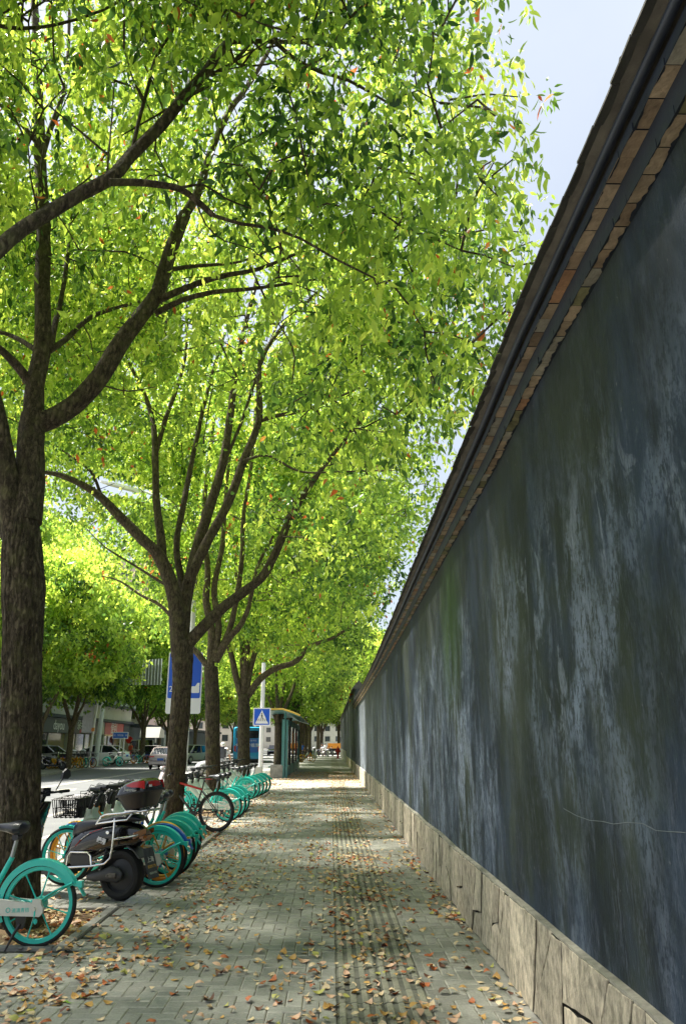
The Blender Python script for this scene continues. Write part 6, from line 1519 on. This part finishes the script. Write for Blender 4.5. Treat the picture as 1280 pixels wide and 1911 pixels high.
for ch in bikeC.children_recursive:
    if ch.name.split('.')[0] in ('frame', 'fork', 'down_tube', 'rear_fender', 'front_fender', 'tail_flap', 'fender_stay', 'chain_guard', 'rim', 'spoke', 'lettering', 'emblem', 'axle_lock'):
        ch.data = ch.data.copy(); ch.data.materials.clear(); ch.data.materials.append(M['dark'])
pr = make_person('cyclist in a white shirt with a grey backpack riding away on the road', pack=True, hat=M['whitep']); pr.location = (xr, YP-.05, -.10); pr.rotation_euler = (0, 0, PI/2+.05); pr.scale = (1.03,)*3
mp = make_scooter(M['gloss'], M['black'], 'black moped ridden toward the shops left of the orange-red figure', box=False, plate=False, script=False, name='moped'); put(mp, 226, 66, 2.6, 0)
pr2 = make_person('person in dark clothes sitting on a moped beside the street name sign', 'sit', M['trous']); pr2.location = mp.location + Vector((-.15, .1, .02)); pr2.rotation_euler = (0, 0, 2.6)
pr3 = make_person('person in an orange-red coat standing by the bicycles left of the street tree', 'stand', M['shirto'], M['shirto']); put(pr3, 244, 69, 1.0, 0)
pr4 = make_person('person in dark clothes among the mopeds at the far end of the pavement', 'stand', M['trous']); put(pr4, 601, 108, 2.2, -.1)
pr5 = make_person('person in a white shirt standing near the mopeds at the far junction', 'stand', M['shirtw']); put(pr5, 607, 110, 1.2, -.1)
pr6 = make_person('person in a blue jacket behind the yellow bicycle at the end of the shelter', 'stand', M['shirtb']); put(pr6, 563, 74, 1.4, 0)
# far rows of bicycles and mopeds
YG_ = 'bicycles parked along the far kerb'
def small_bike(colr, px, Y, rz, label, group=YG_):
    src = {'y': bikeY, 't': bikeT, 'b': bikeB}[colr]; o = dup(src, (XA(px, Y), Y, 0), rz, label, group); return o
for i, px in enumerate((96, 102, 108, 113)): small_bike('y', px, 51.5+i*.25, -.5, ('yellow bicycle beside the far scooter, leftmost of its four', 'second yellow bicycle right of the far scooter', 'third yellow bicycle right of the far scooter', 'yellow bicycle touching the street tree before the grey shop sign')[i])
small_bike('y', 130, 53, -.6, 'yellow bicycle just right of the street tree before the grey shop sign'); small_bike('y', 137, 53.6, -.6, 'second yellow bicycle right of that street tree')
small_bike('t', 144, 54, -.6, 'teal bicycle parked across the road left of the thin white pole'); small_bike('b', 155, 54.4, -.5, 'blue bicycle parked across the road at the foot of the thin white pole'); small_bike('t', 201, 58, -.3, 'teal bicycle in front of the white car rear wheel')
for i, (px, Y, c) in enumerate(((231, 65, 'b'), (237, 66, 't'), (251, 67.5, 'b'), (268, 71, 't'))): small_bike(c, px, Y, -.4+.3*i, ('blue bicycle beside the moped rider across the road', 'teal bicycle left of the person in orange-red', 'blue bicycle right of the person in orange-red', 'teal bicycle left of the dark blue car')[i])
o = small_bike('y', 563, 70, .5, 'yellow bicycle parked at the far end of the bus shelter', 'bicycles at the shelter end'); o = small_bike('b', 560, 72.5, .6, 'blue bicycle behind the yellow one at the shelter end', 'bicycles at the shelter end')
mo2 = dup(mp, (XA(84, 50), 50, 0), -.15, 'black scooter with brown seat cover parked left of the yellow bicycles', 'mopeds'); mp['group'] = 'mopeds'
for i, px in enumerate((573, 579, 584, 595, 602, 608)): dup(mp if i % 2 else sc2, (XA(px, 104+i*.4), 104+i*.4, 0), 2+i*.7, 'parked moped in the row at the far end of the pavement', 'mopeds parked at the far end')
for i, px in enumerate((143, 150)): dup(sc2, (XA(px, 60), 60+i, 0), .5+i, ('light moped parked before the shops behind the yellow bicycles', 'light moped parked before the shops, left of the white car')[i], 'mopeds')

# ================================================================ BUILDINGS
XF = -25.5
sb_ = empty('shop_building', (XF, 78, 0), 0, 'pinkish grey shop building with dark ledges and street level shops across the road', 'building')
def bw(a, b, m_, name, par=sb_, sm=False): q = MB(); q.box(a, b); o = q.obj(name, m_, par, sm); return o
base = Vector(sb_.location)
def loc(v): return (v[0]-base.x, v[1]-base.y, v[2]-base.z)
bw(loc((XF-12, 40, 3.9)), loc((XF, 100, 13.0)), M['facade'], 'upper_wall')
bw(loc((XF-12, 40, 0)), loc((XF-.9, 100, 3.9)), M['inter'], 'shop_back_wall')
for i, z in enumerate((3.9, 5.6, 7.3, 9.6, 12.6)): bw(loc((XF-.2, 39.9-i*.01, z)), loc((XF+.45, 100.1+i*.01, z+.28)), M['ledge'], 'ledge')
y = 41.
k = 0
while y < 99:
    for z in (7.65, 10.0):
        f = MB(); f.box(loc((XF-.05, y, z)), loc((XF+.05, y+1.7, z+1.45))); fo_ = f.obj('window', M['frame'], sb_, False)
        for q in range(2): g = MB(); g.box(loc((XF+.045, y+.08+q*.82, z+.08)), loc((XF+.065, y+.80+q*.82, z+1.37))); g.obj('pane', M['shopglass'], fo_, False)
    if k % 2 == 0: ac = MB(); ac.bbox(loc((XF+.35, y+2.3, 6.2)), (.5, .95, .75), .03); ac.obj('air_conditioner', M['ac'], sb_)
    else: ac = MB(); ac.bbox(loc((XF+.3, y+1.5, 6.35)), (.5, 2.2, .9), .03); ac.obj('enclosed_balcony', M['ac'], sb_)
    y += 3.1; k += 1
# shop bays
def bay(y0, y1, m_, texts, name='shop_sign'):
    s = MB(); s.box(loc((XF-.1, y0, 2.55)), loc((XF+.12, y1, 3.85))); so_ = s.obj(name, m_, sb_, False)
    for tx, yy, zz, sz, mm in texts: text_obj('lettering', tx, sz, mm, so_, loc((XF+.125, yy, zz)), (PI/2, 0, PI/2), .004, bold=.004)
    n = 3; w_ = (y1-y0)/n
    for i in range(n):
        d = MB(); d.box(loc((XF-.32, y0+i*w_+.06, .05)), loc((XF-.28, y0+(i+1)*w_-.06, 2.5))); d.obj('shop_window', M['shopglass'] if i % 2 else mat('painted_lit_shop_glass', (.32, .25, .15), .1), sb_, False)  # outer panes: warm base colour stands in for interior light
        d = MB(); d.box(loc((XF-.36, y0+i*w_-.07, 0)), loc((XF-.2, y0+i*w_+.055, 2.55))); d.obj('door_frame', M['frame'], sb_, False)
bay(47, 62, M['shopgrey'], [])
bay(62.2, 76.6, M['shopgrey'], [('dayou', 73.4, 3.2, 1.25, M['signwhite']), ('才', 67.6, 3.25, 1.0, M['teal'])])
bay(76.8, 85.4, mat('brown_sign', (.05, .045, .04), .5), [('杂老店', 80.4, 3.35, 1.15, M['pale']), ('粥店', 83.8, 3.1, .8, M['yellow']), ('招牌小吃', 80.2, 2.75, .35, M['shopred'])])
bay(85.8, 88.2, M['facade'], [])
bay(88.4, 96.2, M['shopred'], [('便利', 92.0, 3.2, 1.35, M['signwhite'])])
bay(96.4, 99.4, M['ledge'], [])
q = MB(); q.box(loc((XF+.0, 88.4, 2.42)), loc((XF+.16, 96.2, 2.54))); q.obj('sign_underline', M['yellow'], sb_, False)
o = MB().lathe([(0, -.04), (.42, -.04), (.42, .04), (0, .04)], 20, 'Y', loc((XF+.75, 97.0, 2.0))).obj('round_sign', M['shopred'], sb_)
# pillars
for y in (47, 54.5, 62.1, 69, 76.7, 85.6, 88.3, 96.3, 99.5): bw(loc((XF-.34, y-.25, 0)), loc((XF+.10-.0, y+.25, 2.545)), M['tube'], 'pillar')
# second block: lower annex with grey brick wall, then cream tower part
an = empty('annex_building', (XF, 120, 0), 0, 'low dark-roofed annex with grey brick panel right of the shops', 'building'); base = Vector(an.location)
q = MB(); q.box(loc((XF-10, 100.3, 0)), loc((XF-.4, 175, 3.6))); q.obj('wall', mat('blue_grey_wall', (.11, .14, .15), .8, var=.15, scale=1), an, False)
q = MB(); q.box(loc((XF-10.5, 100.2, 3.6)), loc((XF+1.2, 175, 4.0))); q.obj('canopy', M['ledge'], an, False)
brk = MB(); brk.bbox((0, 0, 0), (.06, .38, .17), .01); bkm = brk.mesh('brick', [mat('slate_brick', (.07, .09, .095), .85, var=.4, scale=3)], False)
for r_ in range(15):
    for c_ in range(19): inst('brick', bkm, an, loc((XF-.39, 112+c_*.42+(r_ % 2)*.2, .2+r_*.2)))
q = MB(); q.box(loc((XF-.4, 116, 1.7)), loc((XF-.33, 116.8, 2.6))); q.obj('notice', M['refl'], an, False)
q = MB(); q.box(loc((XF-10, 100.25, 4.05)), loc((XF-2.5, 118, 11))); q.obj('upper_wall', M['facade2'], an, False)
for i in range(4):
    for z in (4.9, 7.8): q = MB(); q.box(loc((XF-2.55, 101.5+i*4.2, z)), loc((XF-2.42, 103.2+i*4.2, z+1.6))); q.obj('window', M['shopglass'], an, False)
for i in range(4): q = MB(); q.box(loc((XF-.42, 122+i*4.5, .2)), loc((XF-.3, 124.5+i*4.5, 2.9))); q.obj('shutter', M['shopgrey'] if i % 2 else M['ac'], an, False)
cn = MB(); cn.prism([(0, 0), (3.2, 0), (3.0, .9), (.8, 1.3)], 2.5, 'YZ', 0); o = cn.obj('awning', M['facade2'], None, False); o.location = (XF+1.3, 99.5, 2.3); o['label'] = 'pale fabric awning above the white van at the shop corner'; o['category'] = 'awning'
# tall blocks glimpsed through the leaves and closing the street
def tower(x0, y0, x1, y1, h, m_, label, win=True, floor=3.0):
    t = empty('apartment_building', ((x0+x1)/2, y0, 0), 0, label, 'building', None); bx_ = Vector(t.location)
    q = MB(); q.box(tuple(Vector((x0, y0, 0))-bx_), tuple(Vector((x1, y1, h))-bx_)); q.obj('wall', m_, t, False)
    wm = MB(); wm.box((0, -.06, 0), (1.5, .02, 1.5)); wme = wm.mesh('window', M['shopglass'], False); n = 0
    for r_ in range(int(h/floor)-1):
        for c_ in range(int((x1-x0)/3.2)):
            if n < 180: inst('window', wme, t, (x0+.9+c_*3.2-bx_.x, -.0, 1.2+r_*floor+1.0)); n += 1
    return t
tower(-62, 170, -38, 184, 42, M['pink'], 'tall pinkish apartment block glimpsed through the crowns behind the second tree')
tower(-32, 262, -12, 275, 15, M['facade2'], 'pale low building closing the road far behind the bus')
tower(-44, 196, -17.5, 204, 9, M['facade'], 'low pinkish shop front closing the road left of the bus')
tower(-9, 236, 14, 250, 12, M['tube'], 'pale building behind the trees beyond the side street')
tower(18, 200, 50, 214, 14, M['facade2'], 'pale building to the right beyond the side street')
tower(-52, 236, -34, 250, 18, M['facade2'], 'pale building beyond the annex at the far left')
# ================================================================ FALLEN LEAVES
def dead_leaf(seed):
    r_ = random.Random(seed); mb = MB(); n = 6; Lf, Wf = 1., .30+.10*r_.random(); curl = r_.uniform(.15, .9); cup = r_.uniform(-.3, .6); tw = r_.uniform(-.5, .5)
    vs = []
    for i in range(n+1):
        t = i/n; w_ = Wf*math.sin(PI*t**.8)**.75*(1-.15*t) if 0 < t < 1 else 0.01
        z0 = curl*.35*(2*t-1)**2; 
        for s in (-1, 0, 1): vs.append((t-.5, s*w_, z0+abs(s)*cup*w_*.8+s*tw*w_*(t-.3)))
    fs = [(i*3+j, (i+1)*3+j, (i+1)*3+j+1, i*3+j+1) for i in range(n) for j in range(2)]
    mn = min(v[2] for v in vs); mb.add([(x, y, z-mn) for x, y, z in vs], fs); mb.tube([(-.5, 0, vs[1][2]-mn), (-.72, .03, vs[1][2]-mn+.05)], .012, 3); return mb
DLB = [dead_leaf(i) for i in range(6)]
LN = ('beige', 'pinkish tan', 'rust red', 'ochre', 'yellow-green', 'dark brown')
DL = [[b_.mesh('fallen_leaf', m_, True, 180) for b_ in DLB] for m_ in GROUND_LEAF]
r2 = random.Random(5); spots = []
def dens(x, y):
    d = .30
    d += .55*math.exp(-((x-.30)/.38)**2)*(.6+.8*max(0, vnoise(x*1.5, y*.7, 3)+.3))
    d += 1.1*math.exp(-((x-wallx(y)+.08)/.09)**2)*(.5+max(0, vnoise(1, y*1.1, 8)*2))
    d += .9*math.exp(-((x+1.75)/.40)**2)*(1 if y < 24 else .4)*(.5+max(0, vnoise(x*2, y*.8, 5)*2))
    if y < 9 and x > .8: d *= .75
    if 8 < y < 11: d += .25*math.exp(-((x-.2)/.6)**2)
    if 33 < y < 45: d += .8
    return d*max(.15, (.55+.9*vnoise(x*1.3+7, y*.9, 1)))
N_ = 0
while N_ < 12000:
    y = 3.5+42*r2.random()**1.25; x = r2.uniform(-3.3, 1.27)
    if x > wallx(y)-.02: continue
    if r2.random()*1.8 > dens(x, y): continue
    if y > 12 and r2.random() < .25: continue
    spots.append((x, y)); N_ += 1
for x0, x1, y0, y1 in PITS[:3]:
    for _ in range(int(230*(y1-y0)/1.4)):
        x = x1-abs(r2.gauss(0, .35)); y = r2.uniform(y0, y1)
        if x > x0: spots.append((x, y))
S_ = []
for x, y in spots: S_.append((x, y, r2.choices(range(6), (34, 20, 13, 19, 8, 6))[0], r2.randrange(6), r2.uniform(.036, .078)*(1.0 if r2.random() < .9 else 1.2), r2.uniform(0, 2*PI), r2.uniform(-.25, .25), r2.uniform(-.25, .25), r2.random() < .3))
qx, qy, qz = proj_np(np.array([(s[0], s[1], 0.) for s in S_])); vis = [(s[4]/max(z, .1), i) for i, (s, z) in enumerate(zip(S_, qz)) if 0 < qx[i] < 1280 and qy[i] < 1911 and z > 0]; vis.sort(reverse=True); ind = set(i for _, i in vis[:295])
bulk = MB()
def zg(x, y): 
    for x0, x1, y0, y1 in PITS:
        if x0 < x < x1 and y0 < y < y1: return -.012
    return .002
for i, (x, y, m_, sh_, sc_, rz, rx, ry, flip) in enumerate(S_):
    T = Matrix.Translation((x, y, zg(x, y)+(.012 if flip else 0)*1+.1*sc_*abs(rx))) @ Matrix.Rotation(rz, 4, 'Z') @ Matrix.Rotation(rx+(PI if flip else 0), 4, 'X') @ Matrix.Rotation(ry, 4, 'Y') @ Matrix.Scale(sc_, 4)
    if flip: T = Matrix.Translation((0, 0, sc_*.28)) @ T
    if i in ind:
        o = bpy.data.objects.new('fallen_leaf', DL[m_][sh_]); COL.objects.link(o); o.matrix_world = T
        zn = 'against the foot of the stone plinth' if x > wallx(y)-.22 else 'on the ribbed tactile strip' if TX0 < x < TX1 else 'on the pavers between tactile strip and wall' if x >= TX1 else 'in the drift beside the tree pit and bicycles' if x < -1.35 else 'on the open herringbone pavers'
        st2 = 'upturned' if flip else 'curled' if sc_ > .062 else 'small'
        o['label'] = '%s %s dead leaf lying %s' % (st2, LN[m_], zn); o['category'] = 'leaf'; o['group'] = '%s fallen leaves %s' % (LN[m_], zn)
    else: bulk.mi = m_; bulk.add([T @ Vector(v) for v in DLB[sh_].v], DLB[sh_].f)
me = bpy.data.meshes.new('leaf_litter'); me.from_pydata(bulk.v, [], bulk.f)
for m_ in GROUND_LEAF: me.materials.append(m_)
me.polygons.foreach_set('material_index', bulk.m); me.update()
o = bpy.data.objects.new('leaf_litter', me); COL.objects.link(o); o['kind'] = 'stuff'; o['label'] = 'small fallen leaves scattered over the pavement further along'; o['category'] = 'leaf litter'
# green sprig on the paving
sp_ = MB(); c = G(130, 1873)
for i in range(9):
    a = i*.7; p_ = Vector((c.x-.06+i*.016, c.y+.01*math.sin(i), .006)); d_ = Vector((math.cos(a)*.03, math.sin(a)*.02, .008)); s_ = Vector((-d_.y, d_.x, 0))*.35; sp_.add([p_, p_+d_*.5+s_, p_+d_, p_+d_*.5-s_], [(0, 1, 2, 3)])
o = sp_.obj('green_sprig', mat('fresh_green', (.22, .45, .03), .5), None, False); o['label'] = 'small bright green sprig on the paving at the lower left'; o['category'] = 'sprig'
